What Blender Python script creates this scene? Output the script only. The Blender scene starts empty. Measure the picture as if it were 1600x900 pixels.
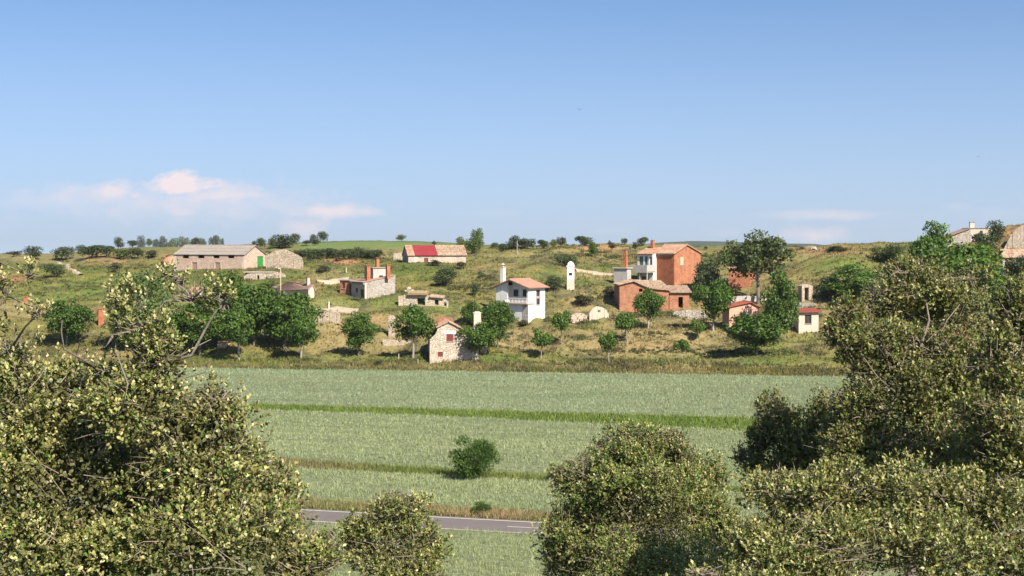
import bpy, math, random
import numpy as np
from mathutils import Vector

SC = bpy.context.scene
COL = SC.collection
R = math.radians

# ------------------------------------------------------------------ camera
F, EYE, HY = 2300.0, 24.0, 375.0          # focal length (photo px), eye height over the valley, eye-level row
cam_d = bpy.data.cameras.new('camera')
cam = bpy.data.objects.new('camera', cam_d); COL.objects.link(cam)
cam.location = (0, 0, EYE); cam.rotation_euler = (R(90), 0, 0)
cam_d.sensor_width = 36.0; cam_d.lens = 36.0 * F / 1600.0
cam_d.shift_y = -(450.0 - HY) / 1600.0
cam_d.clip_start = 0.2; cam_d.clip_end = 30000
SC.camera = cam

# ------------------------------------------------------------------ sky, sun, exposure
SUN_EL, SUN_AZ = 42.0, 146.0              # sun to the right and behind the camera
world = bpy.data.worlds.new('World'); SC.world = world; world.use_nodes = True
nt = world.node_tree; nt.nodes.clear()
def wn(t, **k):
    n = nt.nodes.new(t)
    for a, b in k.items(): setattr(n, a, b)
    return n
def wmath(op, a, b=None, c=None, clamp=False):
    n = wn('ShaderNodeMath', operation=op, use_clamp=clamp)
    for i, v in enumerate((a, b, c)):
        if v is None: continue
        if isinstance(v, (int, float)): n.inputs[i].default_value = v
        else: nt.links.new(v, n.inputs[i])
    return n.outputs[0]
sky = wn('ShaderNodeTexSky', sky_type='NISHITA', sun_disc=False)
sky.sun_elevation = R(SUN_EL); sky.sun_rotation = R(SUN_AZ)
sky.altitude = 900; sky.air_density = 1.0; sky.dust_density = 1.2; sky.ozone_density = 2.0
tc = wn('ShaderNodeTexCoord'); sep = wn('ShaderNodeSeparateXYZ')
nt.links.new(tc.outputs['Generated'], sep.inputs[0])
# the sky is looked up a little higher than the true elevation: deep blue starts lower, as in the photograph
zz = wmath('MULTIPLY', sep.outputs[2], 1.35)
cmb = wn('ShaderNodeCombineXYZ')
nt.links.new(sep.outputs[0], cmb.inputs[0]); nt.links.new(sep.outputs[1], cmb.inputs[1])
nt.links.new(wmath('ADD', zz, 0.115), cmb.inputs[2])
nrm = wn('ShaderNodeVectorMath', operation='NORMALIZE'); nt.links.new(cmb.outputs[0], nrm.inputs[0])
nt.links.new(nrm.outputs[0], sky.inputs[0])
# clouds: small cumulus low over the hills, placed by compass direction and height over the horizon
ang = wmath('DIVIDE', sep.outputs[0], wmath('MAXIMUM', sep.outputs[1], 0.05))
elv = wmath('DIVIDE', sep.outputs[2], wmath('MAXIMUM', sep.outputs[1], 0.05))
cv = wn('ShaderNodeCombineXYZ'); nt.links.new(ang, cv.inputs[0]); nt.links.new(elv, cv.inputs[1])
cno = wn('ShaderNodeTexNoise'); cno.inputs['Scale'].default_value = 55; cno.inputs['Detail'].default_value = 7
cno.inputs['Roughness'].default_value = 0.62
cmap = wn('ShaderNodeMapping'); cmap.inputs['Scale'].default_value = (1.0, 1.7, 1.0)
nt.links.new(cv.outputs[0], cmap.inputs[0]); nt.links.new(cmap.outputs[0], cno.inputs['Vector'])
def puff(px, py, rx, ry, amp, soft=1.0):
    ax, ez = (px - 800) / F, (HY - py) / F
    dx = wmath('DIVIDE', wmath('SUBTRACT', ang, ax), rx / F)
    dz = wmath('DIVIDE', wmath('SUBTRACT', elv, ez), ry / F)
    d2 = wmath('ADD', wmath('MULTIPLY', dx, dx), wmath('MULTIPLY', dz, dz))
    d = wmath('SQRT', d2)
    v = wmath('SUBTRACT', wmath('ADD', 1.0, wmath('MULTIPLY', wmath('SUBTRACT', cno.outputs[0], 0.5), 1.9)), d)
    v = wmath('MULTIPLY', v, 1.0 / soft, clamp=True)
    return wmath('MULTIPLY', v, amp)
clouds = None
for a in [(285, 288, 64, 22, 0.95, 0.55), (180, 300, 50, 20, 0.75, 0.7), (345, 307, 105, 22, 0.7, 0.8), (150, 308, 170, 26, 0.5, 1.1),
          (285, 331, 36, 11, 0.55, 0.8), (520, 329, 85, 16, 0.75, 0.8), (478, 356, 50, 22, 0.6, 0.9), (30, 318, 70, 14, 0.18, 1.3),
          (300, 318, 300, 40, 0.5, 1.2), (1290, 336, 100, 11, 0.45, 1.0), (1265, 368, 80, 18, 0.6, 1.0), (1495, 323, 30, 9, 0.18, 1.2),
          (770, 333, 60, 7, 0.15, 1.2), (1130, 362, 40, 10, 0.16, 1.2), (1560, 335, 60, 14, 0.16, 1.3), (960, 360, 60, 9, 0.13, 1.2)]:
    p = puff(*a)
    clouds = p if clouds is None else wmath('MAXIMUM', clouds, p)
mixc = wn('ShaderNodeMix', data_type='RGBA'); mixc.blend_type = 'MIX'
nt.links.new(clouds, mixc.inputs[0])
hs = wn('ShaderNodeHueSaturation'); hs.inputs['Saturation'].default_value = 1.1; hs.inputs['Value'].default_value = 1.0
nt.links.new(sky.outputs[0], hs.inputs['Color'])
# pale lavender-grey air near the horizon, all the way round
low = wmath('POWER', wmath('SUBTRACT', 1.0, wmath('MULTIPLY', wmath('ABSOLUTE', sep.outputs[2]), 5.2), clamp=True), 1.6)
hmix = wn('ShaderNodeMix', data_type='RGBA'); nt.links.new(wmath('MULTIPLY', low, 0.88), hmix.inputs[0])
nt.links.new(hs.outputs[0], hmix.inputs[6]); hmix.inputs[7].default_value = (2.9, 3.4, 4.1, 1)
nt.links.new(hmix.outputs[2], mixc.inputs[6]); mixc.inputs[7].default_value = (5.4, 4.65, 4.75, 1)
bg = wn('ShaderNodeBackground'); bg.inputs['Strength'].default_value = 0.084
nt.links.new(mixc.outputs[2], bg.inputs[0])
wo = wn('ShaderNodeOutputWorld'); nt.links.new(bg.outputs[0], wo.inputs[0])

sun_d = bpy.data.lights.new('sun', 'SUN'); sun_d.energy = 4.8; sun_d.angle = R(0.53); sun_d.color = (1.0, 0.91, 0.78)
sun = bpy.data.objects.new('sun', sun_d); COL.objects.link(sun)
sdir = Vector((math.sin(R(SUN_AZ)) * math.cos(R(SUN_EL)), math.cos(R(SUN_AZ)) * math.cos(R(SUN_EL)), math.sin(R(SUN_EL))))
sun.rotation_euler = sdir.to_track_quat('Z', 'Y').to_euler()
sun.location = (60, -60, 80)
vs = SC.view_settings
vs.view_transform = 'Standard'; vs.look = 'None'; vs.gamma = 1; vs.use_curve_mapping = False; vs.exposure = 1.08
SC.cycles.max_bounces = 6; SC.cycles.transparent_max_bounces = 8

# ------------------------------------------------------------------ numeric helpers
rng = np.random.default_rng(11)
def vnoise(x, y, seed=0):
    x = np.asarray(x, float); y = np.asarray(y, float)
    xi = np.floor(x).astype(np.int64); yi = np.floor(y).astype(np.int64)
    fx = x - xi; fy = y - yi; fx = fx * fx * (3 - 2 * fx); fy = fy * fy * (3 - 2 * fy)
    def h(a, b):
        n = (a * 374761393 + b * 668265263 + seed * 974634777) & 0x7fffffff
        n = ((n ^ (n >> 13)) * 1274126177) & 0x7fffffff
        return ((n ^ (n >> 16)) & 0xffff) / 65535.0
    return (h(xi, yi) * (1 - fx) + h(xi + 1, yi) * fx) * (1 - fy) + (h(xi, yi + 1) * (1 - fx) + h(xi + 1, yi + 1) * fx) * fy
def fbm(x, y, seed=0, o=4):
    s = 0; a = 0.5
    for k in range(o):
        s = s + a * vnoise(x * 2 ** k, y * 2 ** k, seed + k); a *= 0.5
    return s / (1 - 0.5 ** o)
def sstep(a, b, v):
    t = np.clip((v - a) / (b - a), 0, 1); return t * t * (3 - 2 * t)

# ------------------------------------------------------------------ terrain heights
ROW = np.array([0, 12, 25, 40, 55, 70, 85, 105, 140, 200, 320, 600, 1200, 2700, 8000], float)
TAB = {   # compass column -> row of the photograph where the ground lies, going up the village hill
 -300: [560, 535, 508, 484, 458, 438, 424, 412, 404, 399, 399, 402, 402, 402],
 0:    [560, 535, 506, 482, 458, 440, 427, 414, 404, 399, 398, 402, 402, 402],
 100:  [559, 533, 507, 484, 461, 444, 430, 417, 407, 399, 396, 400, 401, 402],
 200:  [558, 535, 505, 474, 449, 436, 426, 412, 400, 390, 386, 392, 398, 402],
 330:  [558, 535, 505, 468, 436, 421, 416, 404, 394, 388, 384, 388, 396, 400],
 450:  [557, 522, 478, 455, 436, 421, 411, 400, 392, 384, 379, 380, 392, 398],
 570:  [558, 520, 480, 456, 439, 424, 411, 401, 393, 383, 376, 376, 390, 396],
 680:  [556, 520, 482, 456, 436, 416, 405, 398, 391, 383, 378, 379, 388, 394],
 760:  [552, 526, 492, 461, 436, 417, 402, 393, 388, 385, 383, 383, 387, 390],
 830:  [555, 530, 494, 460, 430, 410, 399, 392, 388, 386, 384, 384, 386, 388],
 900:  [557, 530, 498, 462, 438, 420, 405, 391, 385, 384, 384, 383, 386, 388],
 980:  [558, 532, 503, 478, 448, 428, 408, 390, 382, 383, 384, 383, 386, 388],
 1060: [558, 532, 505, 478, 446, 430, 412, 396, 389, 388, 387, 386, 386, 388],
 1150: [560, 532, 503, 478, 455, 432, 410, 395, 390, 389, 388, 386, 386, 388],
 1250: [565, 538, 503, 469, 438, 418, 403, 393, 391, 390, 389, 386, 386, 388],
 1320: [568, 545, 508, 464, 418, 393, 388, 389, 391, 391, 390, 386, 386, 388],
 1400: [570, 548, 512, 470, 430, 402, 391, 388, 390, 391, 390, 386, 386, 388],
 1500: [570, 545, 505, 465, 425, 392, 375, 373, 378, 384, 388, 386, 386, 388],
 1600: [570, 545, 500, 450, 407, 378, 358, 353, 362, 378, 386, 386, 386, 388],
 1900: [570, 545, 500, 450, 407, 378, 358, 353, 362, 378, 386, 386, 386, 388]}
def edge(px): return 273.0 - (np.clip(px, -300, 1900) - 300) * 0.0163
EG = np.concatenate([np.arange(-20, 160, 2.0), np.geomspace(160, 8000, 60)])
PG = np.arange(-300, 1901, 10.0)
def _table():
    keys = sorted(TAB); Z = []
    for k in keys:
        d = edge(k) + ROW
        z = np.concatenate([[0], EYE - (np.array(TAB[k]) - HY) / F * d[1:]])
        Z.append(np.interp(EG, ROW, z, left=0))
    Z = np.array(Z); out = np.empty((len(PG), len(EG)))
    for j in range(len(EG)): out[:, j] = np.interp(PG, keys, Z[:, j])
    k = np.exp(-0.5 * (np.arange(-8, 9) / 2.6) ** 2); k /= k.sum()
    pad = np.pad(out, ((8, 8), (0, 0)), mode='edge')
    out = sum(k[i] * pad[i:i + len(PG)] for i in range(17))
    k = np.exp(-0.5 * (np.arange(-4, 5) / 1.6) ** 2); k /= k.sum()
    pad = np.pad(out, ((0, 0), (4, 4)), mode='edge')
    return sum(k[i] * pad[:, i:i + len(EG)] for i in range(9))
ZT = _table()
PADS = [(1010, 74, 70, 24), (1020, 52, 60, 14), (825, 36, 36, 10), (330, 82, 90, 14), (575, 45, 45, 10), (680, 90, 60, 12), (1180, 35, 50, 10), (1260, 45, 28, 22), (660, 38, 50, 8)]   # levelled house plots
def ground(x, y):
    x = np.asarray(x, float); y = np.asarray(y, float)
    yy = np.maximum(y, 40.0)
    px = np.clip(800 + F * x / yy, -300, 1900)
    e = np.clip(yy - edge(px), -20, 7999)
    pi = np.clip((px + 300) / 10.0, 0, len(PG) - 1.001); p0 = pi.astype(int); pf = pi - p0
    ei = np.interp(e, EG, np.arange(len(EG))); ei = np.clip(ei, 0, len(EG) - 1.001); e0 = ei.astype(int); ef = ei - e0
    z = (ZT[p0, e0] * (1 - pf) + ZT[p0 + 1, e0] * pf) * (1 - ef) + (ZT[p0, e0 + 1] * (1 - pf) + ZT[p0 + 1, e0 + 1] * pf) * ef
    m = sstep(3, 22, e) * (1 - 0.6 * sstep(150, 400, e))
    for a_, b_, c_, d_ in PADS: m = m * (1 - 0.88 * np.exp(-((px - a_) / c_) ** 2 - ((e - b_) / d_) ** 2))
    z = z + m * ((fbm(x / 13.0, y / 11.0, 3, 3) - 0.5) * 3.8 + (fbm(x / 4.2, y / 3.6, 9, 3) - 0.5) * 1.6)
    z = z + sstep(4, 9, e) * sstep(62, 45, e) * sstep(250, 420, px) * 0.5 * np.sin(2 * np.pi * (e / 12.5 + fbm(x / 16, y / 40, 71, 2) * 1.1))
    near = 22.3 - 0.29 * np.maximum(y, 0) + (fbm(x / 5.0, y / 5.0, 5, 3) - 0.5) * 0.6
    near = np.where(near > 0, near, 0) * sstep(95, 70, y)
    return z + np.where(y < 100, near, 0)
def at(px, py, d0=95.0):
    """first point of the ground seen through a pixel of the photograph"""
    d = np.concatenate([np.arange(d0, 460, 0.2), np.arange(460, 2500, 2.0)])
    x = (px - 800) / F * d; z = EYE - (py - HY) / F * d
    hit = np.nonzero(z <= ground(x, d))[0]
    i = hit[0] if len(hit) else len(d) - 1
    return float(x[i]), float(d[i]), float(ground(x[i], d[i]))
def W(px, py):                       # pixel on the flat valley floor
    d = EYE * F / (py - HY); return ((px - 800) / F * d, d)

# ------------------------------------------------------------------ mesh helpers
def tag(o, label=None, cat=None, group=None, kind=None):
    if label: o['label'] = label
    if cat: o['category'] = cat
    if group: o['group'] = group
    if kind: o['kind'] = kind
    return o
def link(name, me, mat=None, parent=None):
    o = bpy.data.objects.new(name, me); COL.objects.link(o)
    if mat is not None and me is not None and not me.materials: me.materials.append(mat)
    if parent: o.parent = parent
    return o
def empty(name, loc, rz=0.0):
    o = bpy.data.objects.new(name, None); COL.objects.link(o)
    o.empty_display_size = 0.3
    o.location = loc; o.rotation_euler = (0, 0, rz); return o
def np_mesh(name, V, Fc, colors=None, smooth=False):
    V = np.asarray(V, np.float32); Fc = np.asarray(Fc, np.int32); k = Fc.shape[1]
    me = bpy.data.meshes.new(name)
    me.vertices.add(len(V)); me.vertices.foreach_set('co', V.ravel())
    me.loops.add(Fc.size); me.loops.foreach_set('vertex_index', Fc.ravel())
    me.polygons.add(len(Fc)); me.polygons.foreach_set('loop_start', np.arange(0, Fc.size, k, dtype=np.int32))
    me.polygons.foreach_set('loop_total', np.full(len(Fc), k, np.int32))
    if smooth: me.polygons.foreach_set('use_smooth', np.ones(len(Fc), bool))
    me.update(calc_edges=True)
    if colors is not None:
        a = me.color_attributes.new('col', 'FLOAT_COLOR', 'POINT')
        c = np.ones((len(V), 4), np.float32); c[:, :3] = colors
        a.data.foreach_set('color', c.ravel())
    return me

class MB:
    def __init__(s): s.v = []; s.f = []
    def add(s, vs_, fs):
        b = len(s.v); s.v += [tuple(map(float, p)) for p in vs_]; s.f += [tuple(b + i for i in f) for f in fs]; return s
    def box(s, x0, x1, y0, y1, z0, z1):
        return s.add([(x0, y0, z0), (x1, y0, z0), (x1, y1, z0), (x0, y1, z0), (x0, y0, z1), (x1, y0, z1), (x1, y1, z1), (x0, y1, z1)],
                     [(3, 2, 1, 0), (4, 5, 6, 7), (0, 1, 5, 4), (1, 2, 6, 5), (2, 3, 7, 6), (3, 0, 4, 7)])
    def taper(s, cx, cy, z0, z1, a, b, c=None, d=None):
        c = a if c is None else c; d = b if d is None else d
        return s.add([(cx - a / 2, cy - b / 2, z0), (cx + a / 2, cy - b / 2, z0), (cx + a / 2, cy + b / 2, z0), (cx - a / 2, cy + b / 2, z0),
                      (cx - c / 2, cy - d / 2, z1), (cx + c / 2, cy - d / 2, z1), (cx + c / 2, cy + d / 2, z1), (cx - c / 2, cy + d / 2, z1)],
                     [(3, 2, 1, 0), (4, 5, 6, 7), (0, 1, 5, 4), (1, 2, 6, 5), (2, 3, 7, 6), (3, 0, 4, 7)])
    def prism(s, poly, fn, t0, t1):
        """polygon (u, w) extruded between t0 and t1; fn maps (u, w, t) to a point"""
        n = len(poly)
        return s.add([fn(u, w, t0) for u, w in poly] + [fn(u, w, t1) for u, w in poly],
                     [tuple(range(n)), tuple(range(2 * n - 1, n - 1, -1))] + [(i, n + i, n + (i + 1) % n, (i + 1) % n) for i in range(n)])
    def panel(s, fn, u0, u1, z0, z1, th, holes=()):
        """wall slab with rectangular openings; fn maps (u, t, z) to a point, t = depth into the wall"""
        us = sorted({u0, u1, *[min(max(h[i], u0), u1) for h in holes for i in (0, 1)]})
        zs = sorted({z0, z1, *[min(max(h[i], z0), z1) for h in holes for i in (2, 3)]})
        nu, nz = len(us) - 1, len(zs) - 1
        solid = [[not any(h[0] < (us[i] + us[i + 1]) / 2 < h[1] and h[2] < (zs[j] + zs[j + 1]) / 2 < h[3] for h in holes) for j in range(nz)] for i in range(nu)]
        S = lambda i, j: 0 <= i < nu and 0 <= j < nz and solid[i][j]
        for i in range(nu):
            for j in range(nz):
                if not solid[i][j]: continue
                a, b, c, d = us[i], us[i + 1], zs[j], zs[j + 1]
                q = [fn(a, 0, c), fn(b, 0, c), fn(b, 0, d), fn(a, 0, d), fn(a, th, c), fn(b, th, c), fn(b, th, d), fn(a, th, d)]
                fs = [(0, 1, 2, 3), (7, 6, 5, 4)]
                if not S(i - 1, j): fs.append((4, 0, 3, 7))
                if not S(i + 1, j): fs.append((1, 5, 6, 2))
                if not S(i, j - 1): fs.append((4, 5, 1, 0))
                if not S(i, j + 1): fs.append((3, 2, 6, 7))
                s.add(q, fs)
        return s
    def tube(s, pts, rad, n=6):
        pts = [Vector(p) for p in pts]; b = len(s.v)
        for i, p in enumerate(pts):
            t = (pts[min(i + 1, len(pts) - 1)] - pts[max(i - 1, 0)]).normalized()
            up = Vector((0, 0, 1)) if abs(t.z) < 0.9 else Vector((1, 0, 0))
            a = t.cross(up).normalized(); c = t.cross(a).normalized(); r = rad[i] if hasattr(rad, '__len__') else rad
            for k in range(n):
                q = p + (a * math.cos(2 * math.pi * k / n) + c * math.sin(2 * math.pi * k / n)) * r; s.v.append(tuple(q))
        for i in range(len(pts) - 1):
            for k in range(n):
                s.f.append((b + i * n + k, b + i * n + (k + 1) % n, b + (i + 1) * n + (k + 1) % n, b + (i + 1) * n + k))
        s.f.append(tuple(b + k for k in range(n))[::-1]); s.f.append(tuple(b + (len(pts) - 1) * n + k for k in range(n)))
        return s
    def lathe(s, prof, n=16, cx=0, cy=0):
        b = len(s.v)
        for r, z in prof:
            for k in range(n): s.v.append((cx + r * math.cos(2 * math.pi * k / n), cy + r * math.sin(2 * math.pi * k / n), z))
        for i in range(len(prof) - 1):
            for k in range(n): s.f.append((b + i * n + k, b + i * n + (k + 1) % n, b + (i + 1) * n + (k + 1) % n, b + (i + 1) * n + k))
        s.f.append(tuple(b + (len(prof) - 1) * n + k for k in range(n))); return s
    def tiles(s, A, B, C, D, th=0.1, pitch=0.26, row=0.45, amp=0.05, jit=0.02, sag=0.0, seed=0):
        """roof slope: A-B is the eave, D-C the ridge over it; rows of half-round tiles with real relief"""
        A, B, C, D = map(Vector, (A, B, C, D)); r_ = random.Random(seed)
        n = (B - A).cross(D - A).normalized()
        if n.z < 0: n = -n
        L = (B - A).length; Hh = max((D - A).length, (C - B).length)
        nc = max(3, int(L / pitch)) * 4; nr = max(2, int(Hh / row))
        cj = [r_.uniform(-jit, jit) for _ in range(nc // 4 + 2)]
        base = len(s.v); rows = []
        for j in range(nr):
            for v_, st in ((j / nr, 0.035), ((j + 1) / nr, 0.0)): rows.append((v_, st, r_.uniform(-jit, jit)))
        for v_, st, rj in rows:
            for i in range(nc + 1):
                u = i / nc
                p = (A.lerp(B, u)).lerp(D.lerp(C, u), v_)
                ph = (0.0, 0.75, 1.0, 0.75)[i % 4]
                sg = -sag * math.sin(math.pi * u) * math.sin(math.pi * min(1, v_ * 0.8 + 0.1))
                k = (r_.random() < 0.02) * -0.04
                s.v.append(tuple(p + n * (amp * ph + st + cj[i // 4] * 0.6 + rj * 0.5 + k + sg)))
        for j in range(len(rows) - 1):
            for i in range(nc):
                a = base + j * (nc + 1) + i; s.f.append((a, a + 1, a + nc + 2, a + nc + 1))
        low = [A - n * th, B - n * th, C - n * th, D - n * th]; b2 = len(s.v); s.v += [tuple(p) for p in low]; s.f.append((b2 + 3, b2 + 2, b2 + 1, b2))
        last = base + (len(rows) - 1) * (nc + 1)
        s.f.append((b2, b2 + 1) + tuple(base + i for i in range(nc, -1, -1)))
        s.f.append((b2 + 2, b2 + 3) + tuple(last + i for i in range(nc + 1)))
        s.f.append((b2 + 3, b2) + tuple(base + j * (nc + 1) for j in range(len(rows))))
        s.f.append((b2 + 1, b2 + 2) + tuple(base + j * (nc + 1) + nc for j in range(len(rows) - 1, -1, -1)))
        return s
    def slab(s, A, B, C, D, th=0.1):
        A, B, C, D = map(Vector, (A, B, C, D)); n = (B - A).cross(D - A).normalized()
        if n.z < 0: n = -n
        return s.add([A, B, C, D, A - n * th, B - n * th, C - n * th, D - n * th],
                     [(0, 1, 2, 3), (7, 6, 5, 4), (0, 4, 5, 1), (1, 5, 6, 2), (2, 6, 7, 3), (3, 7, 4, 0)])
    def build(s, name, mat=None, parent=None, smooth=False):
        me = bpy.data.meshes.new(name); me.from_pydata(s.v, [], s.f)
        if smooth: me.polygons.foreach_set('use_smooth', [True] * len(me.polygons))
        me.update(); return link(name, me, mat, parent)

# ------------------------------------------------------------------ materials
MATS = {}
def mk(name):
    m = bpy.data.materials.new(name); m.use_nodes = True; t = m.node_tree
    b = t.nodes['Principled BSDF']; b.inputs['Specular IOR Level'].default_value = 0.25
    MATS[name] = m; return m, t, b
def nd(t, kind, ins=None, **k):
    n = t.nodes.new(kind)
    for a, b in k.items(): setattr(n, a, b)
    for a, b in (ins or {}).items():
        if hasattr(b, 'is_linked') or hasattr(b, 'links'): t.links.new(b, n.inputs[a])
        else: n.inputs[a].default_value = b
    return n
def ramp(t, fac, stops):
    n = t.nodes.new('ShaderNodeValToRGB'); el = n.color_ramp.elements
    while len(el) < len(stops): el.new(0.5)
    for e, (p, c) in zip(el, stops): e.position = p; e.color = (*c, 1)
    t.links.new(fac, n.inputs[0]); return n.outputs[0]
def mixc_(t, fac, a, b, mode='MIX'):
    n = t.nodes.new('ShaderNodeMix'); n.data_type = 'RGBA'; n.blend_type = mode
    for i, v in ((0, fac), (6, a), (7, b)):
        if isinstance(v, (int, float)): n.inputs[i].default_value = v
        elif isinstance(v, tuple): n.inputs[i].default_value = (*v, 1) if len(v) == 3 else v
        else: t.links.new(v, n.inputs[i])
    return n.outputs[2]
def bump(t, b, h, strength=0.5, dist=0.05):
    n = nd(t, 'ShaderNodeBump', {'Strength': strength, 'Distance': dist, 'Height': h}); t.links.new(n.outputs[0], b.inputs['Normal'])
def plain(name, c, rough=0.8, var=0.25, scale=1.5, fine=9.0, bmp=0.3, metal=0.0, dirt=None):
    m, t, b = mk(name); co = nd(t, 'ShaderNodeTexCoord').outputs['Object']
    n1 = nd(t, 'ShaderNodeTexNoise', {'Vector': co, 'Scale': scale, 'Detail': 5.0, 'Roughness': 0.65}).outputs[0]
    n2 = nd(t, 'ShaderNodeTexNoise', {'Vector': co, 'Scale': fine, 'Detail': 4.0}).outputs[0]
    lo = tuple(v * (1 - var) for v in c); hi = tuple(min(1, v * (1 + var)) for v in c)
    col = ramp(t, n1, [(0.3, lo), (0.5, c), (0.72, hi)])
    col = mixc_(t, 0.35, col, ramp(t, n2, [(0.3, lo), (0.7, hi)]))
    if dirt:
        sp = nd(t, 'ShaderNodeMapping', {'Vector': co, 'Scale': (1.6, 1.6, 0.35)}).outputs[0]
        n3 = nd(t, 'ShaderNodeTexNoise', {'Vector': sp, 'Scale': 1.1, 'Detail': 6.0, 'Roughness': 0.7}).outputs[0]
        col = mixc_(t, ramp(t, n3, [(0.52, (0, 0, 0)), (0.7, (0.8, 0.8, 0.8))]), col, dirt)
    t.links.new(col, b.inputs['Base Color']); b.inputs['Roughness'].default_value = rough; b.inputs['Metallic'].default_value = metal
    if bmp: bump(t, b, n2, bmp, 0.03)
    return m
def stone(name, cols, mortar, scale=2.2, depth=0.09, zs=1.5, plaster=None, pl_cut=0.5):
    m, t, b = mk(name); co = nd(t, 'ShaderNodeTexCoord').outputs['Object']
    wob = nd(t, 'ShaderNodeTexNoise', {'Vector': co, 'Scale': 1.7, 'Detail': 3.0}).outputs['Color']
    vec = nd(t, 'ShaderNodeVectorMath', {0: co, 1: nd(t, 'ShaderNodeVectorMath', {0: wob, 1: (0.35, 0.35, 0.35)}, operation='MULTIPLY').outputs[0]}, operation='ADD').outputs[0]
    vec = nd(t, 'ShaderNodeMapping', {'Vector': vec, 'Scale': (1, 1, zs)}).outputs[0]
    v1 = nd(t, 'ShaderNodeTexVoronoi', {'Vector': vec, 'Scale': scale, 'Randomness': 0.9})
    ve = nd(t, 'ShaderNodeTexVoronoi', {'Vector': vec, 'Scale': scale, 'Randomness': 0.9}, feature='DISTANCE_TO_EDGE').outputs['Distance']
    g = nd(t, 'ShaderNodeSeparateColor', {0: v1.outputs['Color']}).outputs[0]
    n = len(cols); col = ramp(t, g, [(i / (n - 1), c) for i, c in enumerate(cols)])
    fn_ = nd(t, 'ShaderNodeTexNoise', {'Vector': co, 'Scale': 14.0, 'Detail': 4.0}).outputs[0]
    col = mixc_(t, 0.5, col, ramp(t, fn_, [(0.3, (0.55, 0.55, 0.55)), (0.7, (1.25, 1.25, 1.25))]), 'MULTIPLY')
    e = ramp(t, ve, [(0.02, (0, 0, 0)), (0.09, (1, 1, 1))])
    col = mixc_(t, e, mortar, col)
    big = nd(t, 'ShaderNodeTexNoise', {'Vector': co, 'Scale': 0.55, 'Detail': 5.0, 'Roughness': 0.7}).outputs[0]
    col = mixc_(t, 0.6, col, ramp(t, big, [(0.3, (0.7, 0.68, 0.64)), (0.65, (1.12, 1.1, 1.06))]), 'MULTIPLY')
    if plaster:
        pm = ramp(t, big, [(pl_cut - 0.03, (0, 0, 0)), (pl_cut + 0.05, (1, 1, 1))])
        col = mixc_(t, pm, col, plaster)
    t.links.new(col, b.inputs['Base Color']); b.inputs['Roughness'].default_value = 0.95
    bump(t, b, e, 1.0, depth); return m
def brickm(name, c1, c2, mortar, bw=0.5, bh=0.16):
    m, t, b = mk(name); co = nd(t, 'ShaderNodeTexCoord').outputs['Object']
    s = nd(t, 'ShaderNodeSeparateXYZ', {0: co})
    u = nd(t, 'ShaderNodeMath', {0: s.outputs[0], 1: s.outputs[1]}, operation='ADD').outputs[0]
    v = nd(t, 'ShaderNodeCombineXYZ', {0: u, 1: s.outputs[2]}).outputs[0]
    br = nd(t, 'ShaderNodeTexBrick', {'Vector': v, 'Color1': (*c1, 1), 'Color2': (*c2, 1), 'Mortar': (*mortar, 1), 'Scale': 1.0,
            'Mortar Size': 0.018, 'Brick Width': bw, 'Row Height': bh, 'Bias': 0.0})
    n1 = nd(t, 'ShaderNodeTexNoise', {'Vector': co, 'Scale': 0.9, 'Detail': 6.0, 'Roughness': 0.7}).outputs[0]
    n2 = nd(t, 'ShaderNodeTexNoise', {'Vector': co, 'Scale': 7.0, 'Detail': 4.0}).outputs[0]
    col = mixc_(t, 0.8, br.outputs[0], ramp(t, n1, [(0.3, (0.5, 0.48, 0.46)), (0.5, (1, 1, 1)), (0.68, (1.25, 1.3, 1.36))]), 'MULTIPLY')
    col = mixc_(t, 0.75, col, ramp(t, n2, [(0.35, (0.5, 0.48, 0.46)), (0.6, (1.12, 1.12, 1.12))]), 'MULTIPLY')
    t.links.new(col, b.inputs['Base Color']); b.inputs['Roughness'].default_value = 0.92
    bump(t, b, br.outputs[1], -0.6, 0.02); return m
def tilem(name, cols, lichen=(0.34, 0.31, 0.24), lm=0.62):
    m, t, b = mk(name); co = nd(t, 'ShaderNodeTexCoord').outputs['Object']
    v = nd(t, 'ShaderNodeTexVoronoi', {'Vector': nd(t, 'ShaderNodeMapping', {'Vector': co, 'Scale': (3.6, 2.2, 2.2)}).outputs[0], 'Scale': 1.0})
    g = nd(t, 'ShaderNodeSeparateColor', {0: v.outputs['Color']}).outputs[0]
    col = ramp(t, g, [(i / (len(cols) - 1), c) for i, c in enumerate(cols)])
    n1 = nd(t, 'ShaderNodeTexNoise', {'Vector': co, 'Scale': 1.1, 'Detail': 6.0, 'Roughness': 0.75}).outputs[0]
    col = mixc_(t, ramp(t, n1, [(lm - 0.12, (0, 0, 0)), (lm, (0.85, 0.85, 0.85))]), col, lichen)
    n2 = nd(t, 'ShaderNodeTexNoise', {'Vector': co, 'Scale': 9.0, 'Detail': 3.0}).outputs[0]
    col = mixc_(t, 0.6, col, ramp(t, n2, [(0.3, (0.6, 0.6, 0.6)), (0.7, (1.2, 1.2, 1.2))]), 'MULTIPLY')
    t.links.new(col, b.inputs['Base Color']); b.inputs['Roughness'].default_value = 0.9; bump(t, b, n2, 0.4, 0.03); return m
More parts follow.
